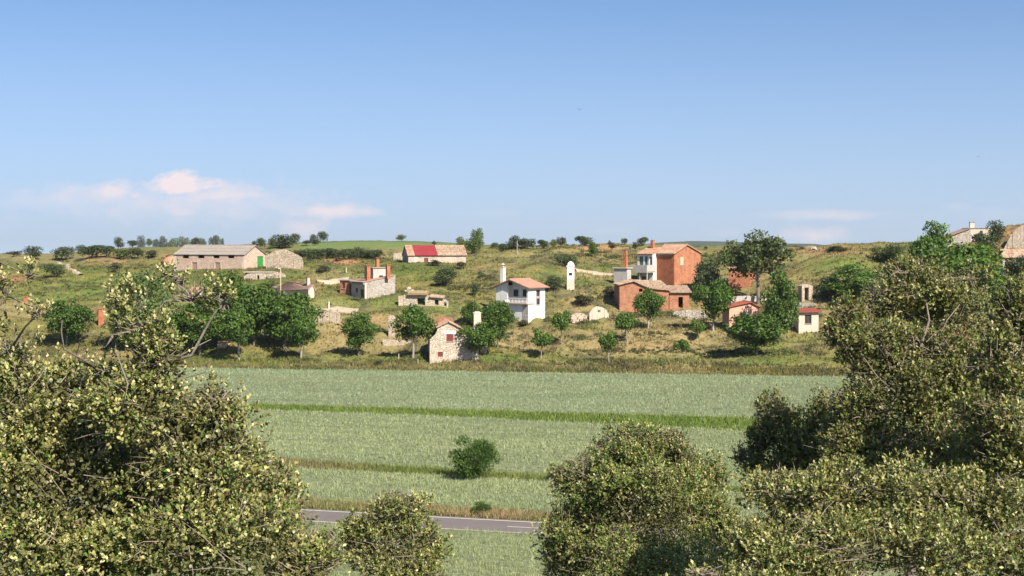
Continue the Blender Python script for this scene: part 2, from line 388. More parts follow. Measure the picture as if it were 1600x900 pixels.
def leafm(name, trans=0.28, rough=0.5, spec=0.3):
    m, t, b = mk(name); a = nd(t, 'ShaderNodeAttribute', attribute_name='col').outputs['Color']
    t.links.new(a, b.inputs['Base Color']); b.inputs['Roughness'].default_value = rough; b.inputs['Specular IOR Level'].default_value = spec
    tr = nd(t, 'ShaderNodeBsdfTranslucent', {'Color': mixc_(t, 1.0, a, (1.1, 1.15, 0.55), 'MULTIPLY')})
    mx = nd(t, 'ShaderNodeMixShader', {0: trans, 1: b.outputs[0], 2: tr.outputs[0]})
    t.links.new(mx.outputs[0], t.nodes['Material Output'].inputs[0]); return m

M_leaf = leafm('leaf'); M_oak = leafm('oak_leaf', 0.18, 0.42, 0.4); M_grass = leafm('grass_blade', 0.25, 0.7, 0.1)
M_bark = plain('bark', (0.16, 0.135, 0.11), 0.95, 0.35, 3, 18, 0.6)
M_barkp = plain('pale_bark', (0.30, 0.27, 0.23), 0.9, 0.25, 3, 18, 0.4)
M_barn = stone('barn_stone', [(0.42, 0.29, 0.22), (0.54, 0.40, 0.31), (0.46, 0.34, 0.27), (0.60, 0.49, 0.40)], (0.58, 0.47, 0.39), 2.2, 0.04)
M_quoin = stone('quoin_stone', [(0.55, 0.50, 0.42), (0.62, 0.57, 0.49)], (0.45, 0.40, 0.34), 1.6, 0.04)
M_rubble = stone('rubble_stone', [(0.42, 0.33, 0.24), (0.55, 0.45, 0.34), (0.46, 0.40, 0.33), (0.62, 0.53, 0.41)], (0.26, 0.20, 0.14), 2.0, 0.16)
M_grey_st = stone('grey_stone', [(0.34, 0.30, 0.26), (0.48, 0.45, 0.41), (0.40, 0.35, 0.30), (0.56, 0.52, 0.47)], (0.30, 0.26, 0.22), 2.4, 0.08)
M_pale_st = stone('pale_stone', [(0.48, 0.39, 0.30), (0.58, 0.49, 0.39), (0.42, 0.34, 0.27), (0.62, 0.55, 0.46)], (0.44, 0.36, 0.28), 2.2, 0.06)
M_plst = stone('stone_behind_plaster', [(0.44, 0.36, 0.29), (0.54, 0.46, 0.38), (0.48, 0.42, 0.36)], (0.42, 0.35, 0.28), 2.2, 0.06, 1.5, (0.58, 0.42, 0.33), 0.5)
M_brick = brickm('orange_brick', (0.43, 0.155, 0.075), (0.33, 0.11, 0.052), (0.40, 0.25, 0.165))
M_brick_shade = brickm('shaded_brick', (0.36, 0.115, 0.05), (0.29, 0.09, 0.04), (0.32, 0.16, 0.09))  # orange brick with shade painted in, for walls turned away from the sun
M_chim = brickm('chimney_brick', (0.42, 0.125, 0.05), (0.36, 0.10, 0.042), (0.36, 0.17, 0.10), 0.3, 0.1)
M_adobe = brickm('adobe_brick', (0.40, 0.19, 0.11), (0.32, 0.145, 0.083), (0.27, 0.145, 0.09), 0.6, 0.22)
M_white = plain('white_plaster', (0.66, 0.64, 0.60), 0.88, 0.12, 0.8, 5, 0.3, dirt=(0.42, 0.37, 0.31))
M_cream = plain('cream_plaster', (0.50, 0.43, 0.35), 0.9, 0.2, 0.9, 7, 0.2, dirt=(0.45, 0.37, 0.29))
M_pink = plain('pink_plaster', (0.58, 0.33, 0.24), 0.9, 0.08, 0.8, 6, 0.15, dirt=(0.50, 0.30, 0.22))
M_rosy = plain('rosy_plaster', (0.58, 0.44, 0.36), 0.9, 0.1, 0.8, 6, 0.15, dirt=(0.48, 0.36, 0.29))
M_conc = plain('grey_concrete', (0.40, 0.37, 0.33), 0.9, 0.18, 0.9, 8, 0.25, dirt=(0.27, 0.24, 0.21))
M_concd = plain('weathered_concrete', (0.27, 0.24, 0.21), 0.95, 0.25, 1.2, 9, 0.3)
M_fibre = plain('fibre_cement', (0.255, 0.225, 0.19), 0.9, 0.16, 0.35, 5, 0.2, dirt=(0.17, 0.145, 0.12))
M_redmet = plain('red_sheet', (0.20, 0.026, 0.03), 0.55, 0.18, 0.6, 6, 0.1)
M_brsheet = plain('brown_sheet', (0.31, 0.20, 0.15), 0.8, 0.15, 0.6, 6, 0.15)
M_wood = plain('brown_wood', (0.20, 0.115, 0.07), 0.8, 0.25, 2, 12, 0.3)
M_green = plain('green_door_paint', (0.035, 0.22, 0.05), 0.6, 0.18, 1.2, 9, 0.1)
M_shut = plain('green_shutter', (0.07, 0.16, 0.10), 0.6, 0.2, 2, 9, 0.1)
M_pshut = plain('pale_green_shutter', (0.34, 0.38, 0.24), 0.7, 0.15, 2, 9, 0.1)
M_reddoor = plain('red_door_paint', (0.15, 0.04, 0.03), 0.6, 0.2, 2, 9, 0.1)
M_rust = plain('rust', (0.22, 0.09, 0.05), 0.85, 0.3, 2, 10, 0.2)
M_dkmet = plain('dark_metal', (0.05, 0.055, 0.05), 0.5, 0.3, 2, 9, 0.1)
M_dkgreen = plain('dark_green_paint', (0.03, 0.06, 0.045), 0.55, 0.3, 2, 9, 0.1)
M_tile = tilem('roof_tile', [(0.36, 0.17, 0.10), (0.45, 0.26, 0.17), (0.29, 0.135, 0.085), (0.48, 0.32, 0.22)])
M_tile_o = tilem('old_roof_tile', [(0.28, 0.15, 0.095), (0.42, 0.28, 0.19), (0.20, 0.115, 0.075), (0.36, 0.22, 0.145), (0.46, 0.36, 0.27)], (0.33, 0.29, 0.22), 0.58)
M_tile_r = tilem('new_roof_tile', [(0.36, 0.20, 0.145), (0.40, 0.235, 0.17), (0.33, 0.18, 0.135)], (0.40, 0.24, 0.18), 0.7)
M_tile_red = tilem('red_roof_tile', [(0.27, 0.068, 0.05), (0.31, 0.09, 0.06), (0.23, 0.06, 0.045)], (0.42, 0.2, 0.14), 0.75)
def glass():
    m, t, b = mk('dark_pane'); n = nd(t, 'ShaderNodeTexNoise', {'Scale': 3.0}).outputs[0]
    t.links.new(ramp(t, n, [(0.3, (0.02, 0.022, 0.025)), (0.7, (0.05, 0.05, 0.05))]), b.inputs['Base Color'])
    b.inputs['Roughness'].default_value = 0.12; b.inputs['Specular IOR Level'].default_value = 0.5; return m
M_glass = glass()
M_asph = plain('asphalt', (0.135, 0.117, 0.108), 0.9, 0.12, 0.5, 20, 0.2)
M_line = plain('road_paint', (0.48, 0.46, 0.42), 0.7, 0.25, 1.5, 12, 0.1)
M_path = plain('gravel', (0.34, 0.28, 0.20), 0.95, 0.2, 0.7, 9, 0.4)
M_redsoil = plain('red_soil', (0.36, 0.19, 0.12), 0.95, 0.25, 0.6, 5, 0.5)

# ------------------------------------------------------------------ ground colours
def pix(x, y, z=None):
    z = ground(x, y) if z is None else z
    return 800 + F * x / y, HY - F * (z - EYE) / y
SOIL = [(165, 402, 40, 7, 0.9), (265, 405, 12, 9, 0.9), (535, 409, 30, 5, 0.85), (15, 436, 34, 6, 0.8), (60, 399, 60, 5, 0.4), (345, 415, 60, 5, 0.3),
        (510, 440, 40, 4, 0.3), (935, 388, 40, 9, 0.45), (1290, 392, 60, 8, 0.45), (1590, 372, 26, 22, 0.75), (905, 470, 22, 8, 0.4), (590, 500, 40, 8, 0.25), (1020, 540, 60, 5, 0.25)]
DRY = [(760, 430, 60, 10, 0.3), (60, 403, 90, 9, 0.8), (520, 490, 50, 22, 0.7), (525, 430, 45, 10, 0.6), (940, 430, 60, 10, 0.6), (905, 455, 60, 14, 0.5), (1270, 395, 90, 14, 0.7),
       (700, 400, 120, 8, 0.5), (600, 395, 60, 5, 0.6), (860, 400, 100, 12, 0.45), (800, 573, 620, 5, 0.7), (1060, 525, 150, 4, 0.3), (820, 535, 40, 12, 0.3)]
LUSH = [(200, 450, 180, 24, 0.8), (560, 470, 60, 10, 0.7), (1340, 415, 80, 24, 0.8), (1240, 545, 90, 22, 0.8), (690, 480, 40, 10, 0.8), (640, 425, 90, 14, 0.3),
        (1180, 562, 260, 10, 0.5), (420, 560, 140, 10, 0.5), (850, 470, 30, 20, 0.4)]
def blobs(px, py, L_):
    m = np.zeros_like(px)
    for a, b, rx, ry, k in L_: m = np.maximum(m, k * np.exp(-(((px - a) / rx) ** 2 + ((py - b) / ry) ** 2) ** 1.2))
    return m
def lerp(a, b, m): return a * (1 - m[..., None]) + np.array(b) * m[..., None]
def gcol(x, y, z):
    px, py = pix(x, np.maximum(y, 5), z)
    n1 = fbm(x / 9, y / 9, 21, 4); n2 = fbm(x / 2.4, y / 2.0, 31, 3); n3 = fbm(x / 30, y / 22, 41, 3)
    c = np.empty(x.shape + (3,)); c[:] = (0.152, 0.138, 0.048)
    c = lerp(c, (0.080, 0.105, 0.028), sstep(0.42, 0.68, n1) * 0.9)
    c = lerp(c, (0.235, 0.18, 0.09), sstep(0.47, 0.72, n3) * 0.7)
    c = lerp(c, (0.255, 0.21, 0.11), blobs(px, py, DRY) * sstep(0.15, 0.6, n2))
    c = lerp(c, (0.105, 0.145, 0.032), blobs(px, py, LUSH) * sstep(0.1, 0.5, n1))
    c = lerp(c, (0.36, 0.17, 0.10), blobs(px, py, SOIL) * sstep(0.2, 0.5, n2 * 0.6 + n1 * 0.4))
    c = lerp(c, (0.075, 0.075, 0.038), sstep(0.5, 0.66, n2) * sstep(0.33, 0.53, fbm(x / 14, y / 14, 77, 3)) * 0.85)
    e = y - edge(px)
    far = sstep(150, 210, e)
    c = lerp(c, (0.15, 0.15, 0.06), far * 0.6)
    green = far * sstep(455, 485, px) * sstep(740, 700, px) * sstep(190, 215, e)
    c = lerp(c, (0.125, 0.165, 0.055), green)
    c = lerp(c, (0.045, 0.065, 0.04), sstep(700, 1100, y))
    c = lerp(c, (0.10, 0.12, 0.04), sstep(0, -6, e))
    return c

# ------------------------------------------------------------------ the ground sheet
def ground_mat():
    m, t, b = mk('hillside'); a = nd(t, 'ShaderNodeAttribute', attribute_name='col').outputs['Color']
    co = nd(t, 'ShaderNodeTexCoord').outputs['Object']
    n1 = nd(t, 'ShaderNodeTexNoise', {'Vector': co, 'Scale': 1.3, 'Detail': 6.0, 'Roughness': 0.7}).outputs[0]
    col = mixc_(t, 0.8, a, ramp(t, n1, [(0.3, (0.5, 0.5, 0.5)), (0.52, (1, 1, 1)), (0.72, (1.45, 1.4, 1.3))]), 'MULTIPLY')
    t.links.new(col, b.inputs['Base Color']); b.inputs['Roughness'].default_value = 1.0; b.inputs['Specular IOR Level'].default_value = 0.05
    bump(t, b, n1, 0.7, 0.25); return m
M_ground = ground_mat()
def build_ground():
    ys = np.concatenate([np.arange(-60, 100, 3.0), np.arange(100, 252, 5.0), np.arange(252, 420, 0.75), np.arange(420, 620, 4), np.geomspace(620, 4600, 50)])
    u = np.linspace(-1, 1, 501); tcol = u * (0.42 + 0.58 * u * u)
    Y, T = np.meshgrid(ys, tcol, indexing='ij'); X = T * (150 + 0.8 * np.maximum(Y, 0))
    Z = ground(X, Y); n, m = X.shape
    idx = np.arange(n * m).reshape(n, m)
    Fc = np.stack([idx[:-1, :-1], idx[:-1, 1:], idx[1:, 1:], idx[1:, :-1]], -1).reshape(-1, 4)
    V = np.stack([X, Y, Z], -1).reshape(-1, 3)
    o = link('ground', np_mesh('ground', V, Fc, gcol(X, Y, Z).reshape(-1, 3), True), M_ground)
    tag(o, kind='structure')
build_ground()

def line(pts, deg=1):
    w = np.array([W(*p) for p in pts])
    if deg == 1:
        k = np.polyfit(w[:, 0], w[:, 1], 1); return lambda x: np.polyval(k, x)
    s0 = (w[1] - w[0]); s1 = (w[-1] - w[-2])
    w = np.vstack([w[0] - s0 * 4, w, w[-1] + s1 * 4]); return lambda x: np.interp(x, w[:, 0], w[:, 1])
road_n = line([(700, 826), (833, 833.6)]); road_f = line([(500, 797), (833, 815)])
road_n2 = lambda x: road_f(x) - 5.9
s1_lo = line([(460, 736), (840, 757)]); s1_hi = line([(460, 722), (833, 747)])
s2_lo = line([(360, 642), (750, 656), (1150, 676)], 2); s2_hi = line([(360, 634), (750, 645), (1150, 655)], 2)
def e_line(x):
    x = np.asarray(x, float); y = np.full_like(x, 265.0)
    for _ in range(4): y = edge(800 + F * x / y)
    return y - 0.5
def sheet(lo, hi, x0, x1, nx, ny, z, wav=0.0):
    xs = np.linspace(x0, x1, nx); t_ = np.linspace(0, 1, ny)
    X = np.repeat(xs[:, None], ny, 1); Y = lo(xs)[:, None] * (1 - t_) + hi(xs)[:, None] * t_
    Z = np.full_like(X, z) + (fbm(X / 1.3, Y / 1.3, 8, 3) - 0.5) * wav
    if wav: Z[:, 0] = 0.0; Z[:, -1] = 0.0; Z[0] = 0; Z[-1] = 0
    idx = np.arange(nx * ny).reshape(nx, ny)
    return np.stack([X, Y, Z], -1).reshape(-1, 3), np.stack([idx[:-1, :-1], idx[1:, :-1], idx[1:, 1:], idx[:-1, 1:]], -1).reshape(-1, 4)

# road with its painted lines
V, Fc = sheet(road_n2, road_f, -90, 80, 80, 6, 0.05)
road = link('road', np_mesh('road', V, Fc), M_asph); tag(road, kind='structure')
V, Fc = sheet(lambda x: road_f(x) - 0.62, lambda x: road_f(x) - 0.42, -90, 80, 60, 2, 0.054)
link('edge_line', np_mesh('edge_line', V, Fc), M_line, road)
V, Fc = sheet(lambda x: road_n2(x) + 0.42, lambda x: road_n2(x) + 0.62, -90, 80, 60, 2, 0.054)
link('edge_line', np_mesh('edge_line', V, Fc), M_line, road)
for xs in np.arange(-60, 60, 12.0) - 0.4:
    V, Fc = sheet(lambda x: road_f(x) - 3.05, lambda x: road_f(x) - 2.9, xs, xs + 3.4, 4, 2, 0.054)
    link('centre_dash', np_mesh('centre_dash', V, Fc), M_line, road)

# ------------------------------------------------------------------ crops and grasses (uncountable)
def tuft_mesh(name, P, h, w, col, blades=3, lean=0.35):
    n = len(P); a = rng.uniform(0, 2 * np.pi, (n, blades)); d = np.stack([np.cos(a), np.sin(a)], -1)
    hh = h[:, None] * rng.uniform(0.65, 1.1, (n, blades)); off = rng.normal(0, 0.5, (n, blades, 2)) * w[:, None, None]
    le = rng.normal(0, lean, (n, blades, 2)) * hh[..., None]
    base = np.repeat(P[:, None, :], blades, 1).astype(float); base[..., :2] += off
    s = np.concatenate([d * w[:, None, None] * 0.5, np.zeros((n, blades, 1))], -1)
    tip = base.copy(); tip[..., :2] += le; tip[..., 2] += hh
    V = np.stack([base - s, base + s, tip], 2).reshape(-1, 3)
    Fc = np.arange(len(V)).reshape(-1, 3)
    c = np.repeat(col, blades * 3, 0) * np.repeat(rng.uniform(0.6, 1.35, (n * blades, 1)), 3, 0)
    return np_mesh(name, V, Fc, c)
def crop_mat():
    m, t, b = mk('crop_canopy'); co = nd(t, 'ShaderNodeTexCoord').outputs['Object']
    n1 = nd(t, 'ShaderNodeTexNoise', {'Vector': nd(t, 'ShaderNodeMapping', {'Vector': co, 'Scale': (1.0, 2.0, 1.0), 'Rotation': (0, 0, R(18))}).outputs[0], 'Scale': 1.6, 'Detail': 6.0, 'Roughness': 0.7}).outputs[0]
    n2 = nd(t, 'ShaderNodeTexNoise', {'Vector': nd(t, 'ShaderNodeMapping', {'Vector': co, 'Scale': (0.03, 0.3, 1.0), 'Rotation': (0, 0, R(12))}).outputs[0], 'Scale': 1.0, 'Detail': 4.0}).outputs[0]
    col = ramp(t, n1, [(0.3, (0.05, 0.068, 0.032)), (0.5, (0.15, 0.172, 0.085)), (0.68, (0.26, 0.275, 0.14))])
    col = mixc_(t, 0.45, col, ramp(t, n2, [(0.35, (0.72, 0.74, 0.72)), (0.65, (1.15, 1.12, 1.05))]), 'MULTIPLY')
    t.links.new(col, b.inputs['Base Color']); b.inputs['Roughness'].default_value = 0.9; bump(t, b, n1, 0.8, 0.25); return m
M_crop = crop_mat()
def field(lo, hi, x0, x1, n, hgt, wid, c1, c2, label):
    V, Fc = sheet(lo, hi, x0, x1, int((x1 - x0) / 1.0), 90, 0.34, 0.16)
    f = link('wheat_field', np_mesh('wheat_field', V, Fc, None, True), M_crop); tag(f, kind='structure')
    x = rng.uniform(x0, x1, n); t_ = rng.uniform(0, 1, n)
    a, b = lo(x), hi(x); y = a + (b - a) * t_
    px = 800 + F * x / y; keep = (px > -40) & (px < 1640); x, y = x[keep], y[keep]
    # sown rows run with the slope of the lanes; some strips stand thinner
    k = fbm(x / 22, (y + 0.3 * x) / 1.3, 51, 3); keep = rng.uniform(0, 1, len(x)) < sstep(0.30, 0.55, k) * 0.8 + 0.2
    tr = (y + 0.34 * x + fbm(x / 30, y * 0, 6, 2) * 2) % 17.0; keep &= ~((tr < 0.45) | ((tr > 1.9) & (tr < 2.35)))      # tractor tramlines
    x, y, k = x[keep], y[keep], k[keep]
    m = sstep(0.3, 0.7, fbm(x / 12, y / 7, 61, 3)) * 0.35 + sstep(0.35, 0.65, fbm(x / 45, (y + .3 * x) / 4.5, 63, 3)) * 0.35 + rng.uniform(0, 0.3, len(x))
    c = np.array(c1) * (1 - m[:, None]) + np.array(c2) * m[:, None]
    P = np.stack([x, y, np.full(len(x), 0.2)], -1)
    o = link('wheat', tuft_mesh('wheat', P, rng.uniform(0.8, 1.2, len(x)) * hgt, np.full(len(x), wid), c), M_grass)
    tag(o, label, 'wheat', kind='stuff')
GW1, GW2 = (0.235, 0.285, 0.155), (0.335, 0.37, 0.20)
field(s2_hi, e_line, -100, 95, 75000, 0.42, 0.13, (0.215, 0.275, 0.17), (0.305, 0.355, 0.22), 'pale blue-green wheat in the farthest field below the village')
field(s1_hi, s2_lo, -75, 80, 70000, 0.42, 0.12, GW1, GW2, 'pale green wheat in the wide middle field behind the lone bush')
field(lambda x: road_f(x) + 3.5, s1_lo, -60, 55, 46000, 0.42, 0.09, GW1, GW2, 'pale green wheat in the narrow field just beyond the road')
field(lambda x: np.full_like(np.asarray(x, float), 84.0), lambda x: road_n2(x) - 0.9, -50, 45, 60000, 0.42, 0.065, GW1, (0.31, 0.345, 0.18), 'pale green wheat on the near side of the road')

def grasses(x, y, hgt, wid, c, name, label, cat='grass', blades=3, lean=0.35):
    P = np.stack([x, y, ground(x, y) - 0.03], -1)
    o = link(name, tuft_mesh(name, P, hgt, wid, c, blades, lean), M_grass); tag(o, label, cat, kind='stuff')
def strip_grass(lo, hi, x0, x1, n, h, w, cols, label, name='strip_grass'):
    x = rng.uniform(x0, x1, n); y = lo(x) + (hi(x) - lo(x)) * rng.uniform(0, 1, n)
    k = rng.uniform(0, 1, n) * 0.6 + 0.4 * sstep(0.3, 0.7, fbm(x / 4, y / 2, 5, 3))
    c = np.array([cols(a, b) for a, b in zip(x, k)])
    grasses(x, y, h * rng.uniform(0.6, 1.2, n), np.full(n, w), c, name, label)
mixl = lambda a, b, t_: tuple(p * (1 - t_) + q * t_ for p, q in zip(a, b))
strip_grass(s2_lo, s2_hi, -60, 50, 12000, 0.72, 0.16, lambda x, k: mixl((0.11, 0.168, 0.034), (0.175, 0.23, 0.058), k), 'bright green grass strip between the two upper wheat fields')
strip_grass(s1_lo, s1_hi, -45, 40, 9000, 0.75, 0.11, lambda x, k: mixl(mixl((0.25, 0.17, 0.11), (0.17, 0.17, 0.07), k), mixl((0.10, 0.145, 0.03), (0.19, 0.21, 0.07), k), min(1, max(0, (x + 24) / 12))), 'reddish to green grass bank where the lone bush grows', 'bank_grass')
strip_grass(lambda x: road_f(x) + 0.35, lambda x: road_f(x) + 3.7, -60, 45, 14000, 0.62, 0.07, lambda x, k: mixl((0.36, 0.25, 0.15), (0.17, 0.20, 0.07), min(1, max(0, k * 1.7 - 0.3))), 'tall straw and rust coloured grass along the far road edge', 'verge_grass')
strip_grass(lambda x: road_n2(x) - 0.9, lambda x: road_n2(x) - 0.1, -50, 45, 4000, 0.35, 0.05, lambda x, k: mixl((0.34, 0.27, 0.15), (0.2, 0.23, 0.09), k), 'low grass along the near road edge', 'verge_grass')
# hillside grass over the whole village slope
def hill_grass():
    n = 120000
    px = rng.uniform(-60, 1660, n); e = rng.uniform(-1.5, 1, n) ; e = np.where(rng.uniform(0, 1, n) < 0.12, rng.uniform(-1.5, 8, n), rng.uniform(0, 1, n) ** 1.15 * 150)
    d = edge(px) + e; x = (px - 800) / F * d
    z = ground(x, d); c = gcol(x, d, z); lum = fbm(x / 3.0, d / 3.0, 91, 3)
    keep = rng.uniform(0, 1, n) < 0.35 + 0.65 * sstep(0.35, 0.6, lum)
    soil = c[:, 0] > 0.30; keep &= ~(soil & (rng.uniform(0, 1, n) < 0.85))
    x, d, c, lum, e = x[keep], d[keep], c[keep], lum[keep], e[keep]
    c = c * (rng.uniform(0.75, 1.35, (len(x), 1))) * np.array((1.05, 1.08, 1.0)); straw = rng.uniform(0, 1, len(x)) < 0.2
    c[straw] = c[straw] * 0.5 + np.array((0.27, 0.22, 0.11)) * 0.5
    h = rng.uniform(0.15, 0.5, len(x)) * (0.6 + lum) + 0.25 * (e < 8)
    grasses(x, d, h, np.full(len(x), 0.2), c, 'hillside_grass', 'rough green and straw coloured grass covering the village hillside')
hill_grass()
def near_grass():
    n = 16000; y = rng.uniform(2, 84, n); x = rng.uniform(-1, 1, n) * (6 + y * 0.5)
    c = np.array((0.13, 0.14, 0.045)) * rng.uniform(0.7, 1.4, (n, 1))
    grasses(x, y, rng.uniform(0.12, 0.4, n), np.full(n, 0.05), c, 'slope_grass', 'grass on the near slope under the holm oaks')
near_grass()

# ------------------------------------------------------------------ far hills
def ridge(name, d0, depth, pts, base_z=-15, seed=0):
    xs = np.linspace(-2.2, 2.2, 220) * d0 * 0.5; px = 800 + F * xs / d0
    top = np.interp(px, [p[0] for p in pts], [p[1] for p in pts]); zt = EYE - (top - HY) / F * d0 + (fbm(xs / 60, xs * 0, seed, 4) - 0.5) * d0 * 0.0022
    prof = [(0, 0.0), (0.25, 0.55), (0.5, 0.85), (0.8, 1.0), (1.3, 0.97), (2.2, 0.5), (3.0, 0)]
    V = np.array([[(x, d0 - depth * 0.8 + depth * q, base_z + (z - base_z) * w + (vnoise(x / 25, q * 30, seed) - .5) * 3) for q, w in prof] for x, z in zip(xs, zt)])
    n, m = V.shape[:2]; idx = np.arange(n * m).reshape(n, m)
    Fc = np.stack([idx[:-1, :-1], idx[1:, :-1], idx[1:, 1:], idx[:-1, 1:]], -1).reshape(-1, 4)
    tag(link(name, np_mesh(name, V.reshape(-1, 3), Fc, None, True), M_far), kind='structure')
M_far = plain('far_forest', (0.05, 0.068, 0.042), 1.0, 0.35, 0.012, 0.06, 0)
ridge('hills', 2600, 700, [(-2000, 408), (500, 404), (850, 396), (1000, 384), (1060, 380), (1120, 377.5), (1250, 381), (1330, 383.5), (1420, 381), (1700, 380), (3500, 380)], -15, 4)

# ------------------------------------------------------------------ foliage
def unit(v): return v / np.maximum(np.linalg.norm(v, axis=-1, keepdims=True), 1e-9)
def leaf_mesh(name, P, A, N, l, w, col, hexa=False):
    A = unit(A); B = unit(np.cross(A, N)); Nn = np.cross(B, A); l = l[:, None]; w = w[:, None]
    if hexa:
        V = np.stack([P, P + A * l * .28 + B * w * .42 + Nn * l * .05, P + A * l * .68 + B * w * .45 + Nn * l * .05, P + A * l - Nn * l * .08,
                      P + A * l * .68 - B * w * .45 + Nn * l * .05, P + A * l * .28 - B * w * .42 + Nn * l * .05], 1)
        T = np.array([[0, 1, 5], [1, 2, 5], [2, 4, 5], [2, 3, 4]]); k = 6
    else:
        V = np.stack([P, P + A * l * .5 + B * w * .5 + Nn * l * .08, P + A * l, P + A * l * .5 - B * w * .5 + Nn * l * .08], 1)
        T = np.array([[0, 1, 2], [0, 2, 3]]); k = 4
    n = len(P); Fc = (np.arange(n)[:, None, None] * k + T[None]).reshape(-1, 3)
    return np_mesh(name, V.reshape(-1, 3), Fc, np.repeat(col, k, 0))
def rdir(n, g=None): return unit((g or rng).normal(size=(n, 3)))

M_twig = plain('twig_bark', (0.23, 0.185, 0.145), 0.9, 0.3, 3, 18, 0.2)
KINDS = {  # crown bottom, lobes, lobe radius, leaves, leaf size (of height), colours, width power, bark
 'round':   (0.20, 46, (0.10, 0.19), 5200, 0.052, (0.034, 0.080, 0.010), (0.104, 0.175, 0.024), 0.0),
 'walnut':  (0.26, 40, (0.10, 0.19), 4600, 0.046, (0.040, 0.062, 0.018), (0.105, 0.135, 0.040), 0.0),
 'dense':   (0.05, 52, (0.09, 0.18), 6000, 0.050, (0.031, 0.072, 0.010), (0.094, 0.157, 0.022), 0.0),
 'sapling': (0.30, 16, (0.11, 0.19), 1600, 0.075, (0.043, 0.098, 0.013), (0.118, 0.188, 0.028), 0.25),
 'willow':  (0.12, 26, (0.14, 0.22), 3600, 0.044, (0.070, 0.120, 0.030), (0.125, 0.180, 0.055), 0.0),
 'bush':    (0.02, 18, (0.18, 0.30), 2200, 0.065, (0.045, 0.070, 0.024), (0.100, 0.125, 0.045), 0.0),
 'scrub':   (0.00, 12, (0.18, 0.32), 900, 0.10, (0.048, 0.052, 0.026), (0.100, 0.100, 0.050), 0.0),
 'far':     (0.00, 16, (0.20, 0.30), 1500, 0.085, (0.038, 0.055, 0.022), (0.085, 0.108, 0.042), 0.0),
 'farpale': (0.00, 16, (0.20, 0.30), 1500, 0.085, (0.070, 0.105, 0.030), (0.125, 0.170, 0.050), 0.0),
 'bright':  (0.06, 36, (0.10, 0.18), 4200, 0.055, (0.040, 0.092, 0.011), (0.115, 0.188, 0.025), 0.0),
 'fan':     (0.00, 20, (0.12, 0.20), 4600, 0.062, (0.040, 0.085, 0.016), (0.105, 0.165, 0.032), 0.0)}
PROTO = {}
def proto(kind, var):
    if (kind, var) in PROTO: return PROTO[(kind, var)]
    z0, nl, lr, n, ls, c1, c2, cone = KINDS[kind]; g = np.random.default_rng(sum(map(ord, kind)) * 31 + var * 7)
    hz = (1 - z0) / 2; cz = z0 + hz
    cen = rdir(nl, g) * (g.uniform(0.2, 1, (nl, 1)) ** 0.4) * g.uniform(.78, 1.16, (nl, 1)); rad = g.uniform(*lr, nl)
    C = cen * np.stack([0.5 - rad * 0.55, 0.5 - rad * 0.55, hz - rad * 0.6], -1); C[:, 2] += cz
    t_ = np.clip((C[:, 2] - z0) / (1 - z0), 0, 1)
    if cone: C[:, :2] *= (1 - cone * t_)[:, None]
    if kind == 'fan': C[:, :2] *= (0.72 + 0.36 * t_)[:, None]
    li = g.choice(nl, n, p=rad ** 2 / (rad ** 2).sum()); dr = rdir(n, g); dr[:, 2] = np.where((dr[:, 2] < -0.5) & (g.uniform(0, 1, n) < .6), -dr[:, 2], dr[:, 2]); dr = unit(dr)
    P = C[li] + dr * (rad[li] * g.uniform(0.55, 1.3 if kind == 'fan' else 1.12, n))[:, None] * np.array((1, 1, 0.8)); P[:, 2] = np.maximum(P[:, 2], z0 * 0.8 + 0.01)
    A = unit(rdir(n, g) + np.array((0, 0, -0.25)) + dr * 0.35); N = unit(dr + rdir(n, g) * 0.55 + np.array((0, 0, 0.35)))
    if kind == 'fan': A = unit(rdir(n, g) * 0.4 + np.array((0, 0, 0.9)) + (P - np.array((0, 0, -.3))) * np.array((1.2, 1.2, 0)))
    l = g.uniform(0.7, 1.3, n) * ls; m = np.clip(g.uniform(0, 1, n) * 0.6 + g.uniform(0, 0.4, nl)[li], 0, 1)
    col = np.array(c1) * (1 - m[:, None]) + np.array(c2) * m[:, None]
    crown = leaf_mesh('crown', P - A * l[:, None] * .5, A, N, l, l * (0.32 if kind == 'fan' else 0.62), col)
    b = MB(); top = Vector((0, 0, cz + hz * 0.3)); r0 = 0.022 if kind not in ('sapling',) else 0.016
    w = [Vector((g.normal() * 0.012, g.normal() * 0.012, z)) for z in np.linspace(-0.06, cz, 5)]; w[0].x = w[0].y = 0
    b.tube(w + [top], [r0 * 1.5, r0 * 1.1, r0, r0 * .9, r0 * .7, r0 * .3], 7)
    for k in range(min(nl, 10)):
        s = w[2].lerp(w[4], g.uniform(0, 1)); e = Vector(C[k]); b.tube([s, s.lerp(e, .5) + Vector((0, 0, -.03)), e], [r0 * .5, r0 * .35, r0 * .15], 5)
    me = bpy.data.meshes.new('trunk'); me.from_pydata(b.v, [], b.f); me.update()
    crown.materials.append(M_leaf); me.materials.append(M_barkp if kind in ('round', 'sapling') else M_bark)
    PROTO[(kind, var)] = (crown, me); return crown, me
NV = 0
def tree(kind, label, px, py, top, w, group=None, name=None, cat=None, d=None, lean=0.0, deep=1.0):
    global NV; NV += 1
    if d is None: x, y, z = at(px, py)
    else: x, y = (px - 800) / F * d, d; z = float(ground(x, y))
    zt = EYE - (top - HY) / F * y
    h = max(zt - z, 0.4); wd = w / F * y
    bush = kind in ('bush', 'scrub', 'fan')
    r = empty(name or ('bush' if bush else 'tree'), (x, y, z - 0.03), rng.uniform(0, 6.28))
    r.scale = (wd, wd * deep, h)
    r.rotation_euler = (R(rng.uniform(-4, 4)), R(rng.uniform(-4, 4)), r.rotation_euler[2])
    crown, tr = proto(kind, NV % 3)
    link('crown', crown, None, r); link('stem' if bush else 'trunk', tr, None, r)
    tag(r, label, cat or ('bush' if bush else 'tree'), group); return r

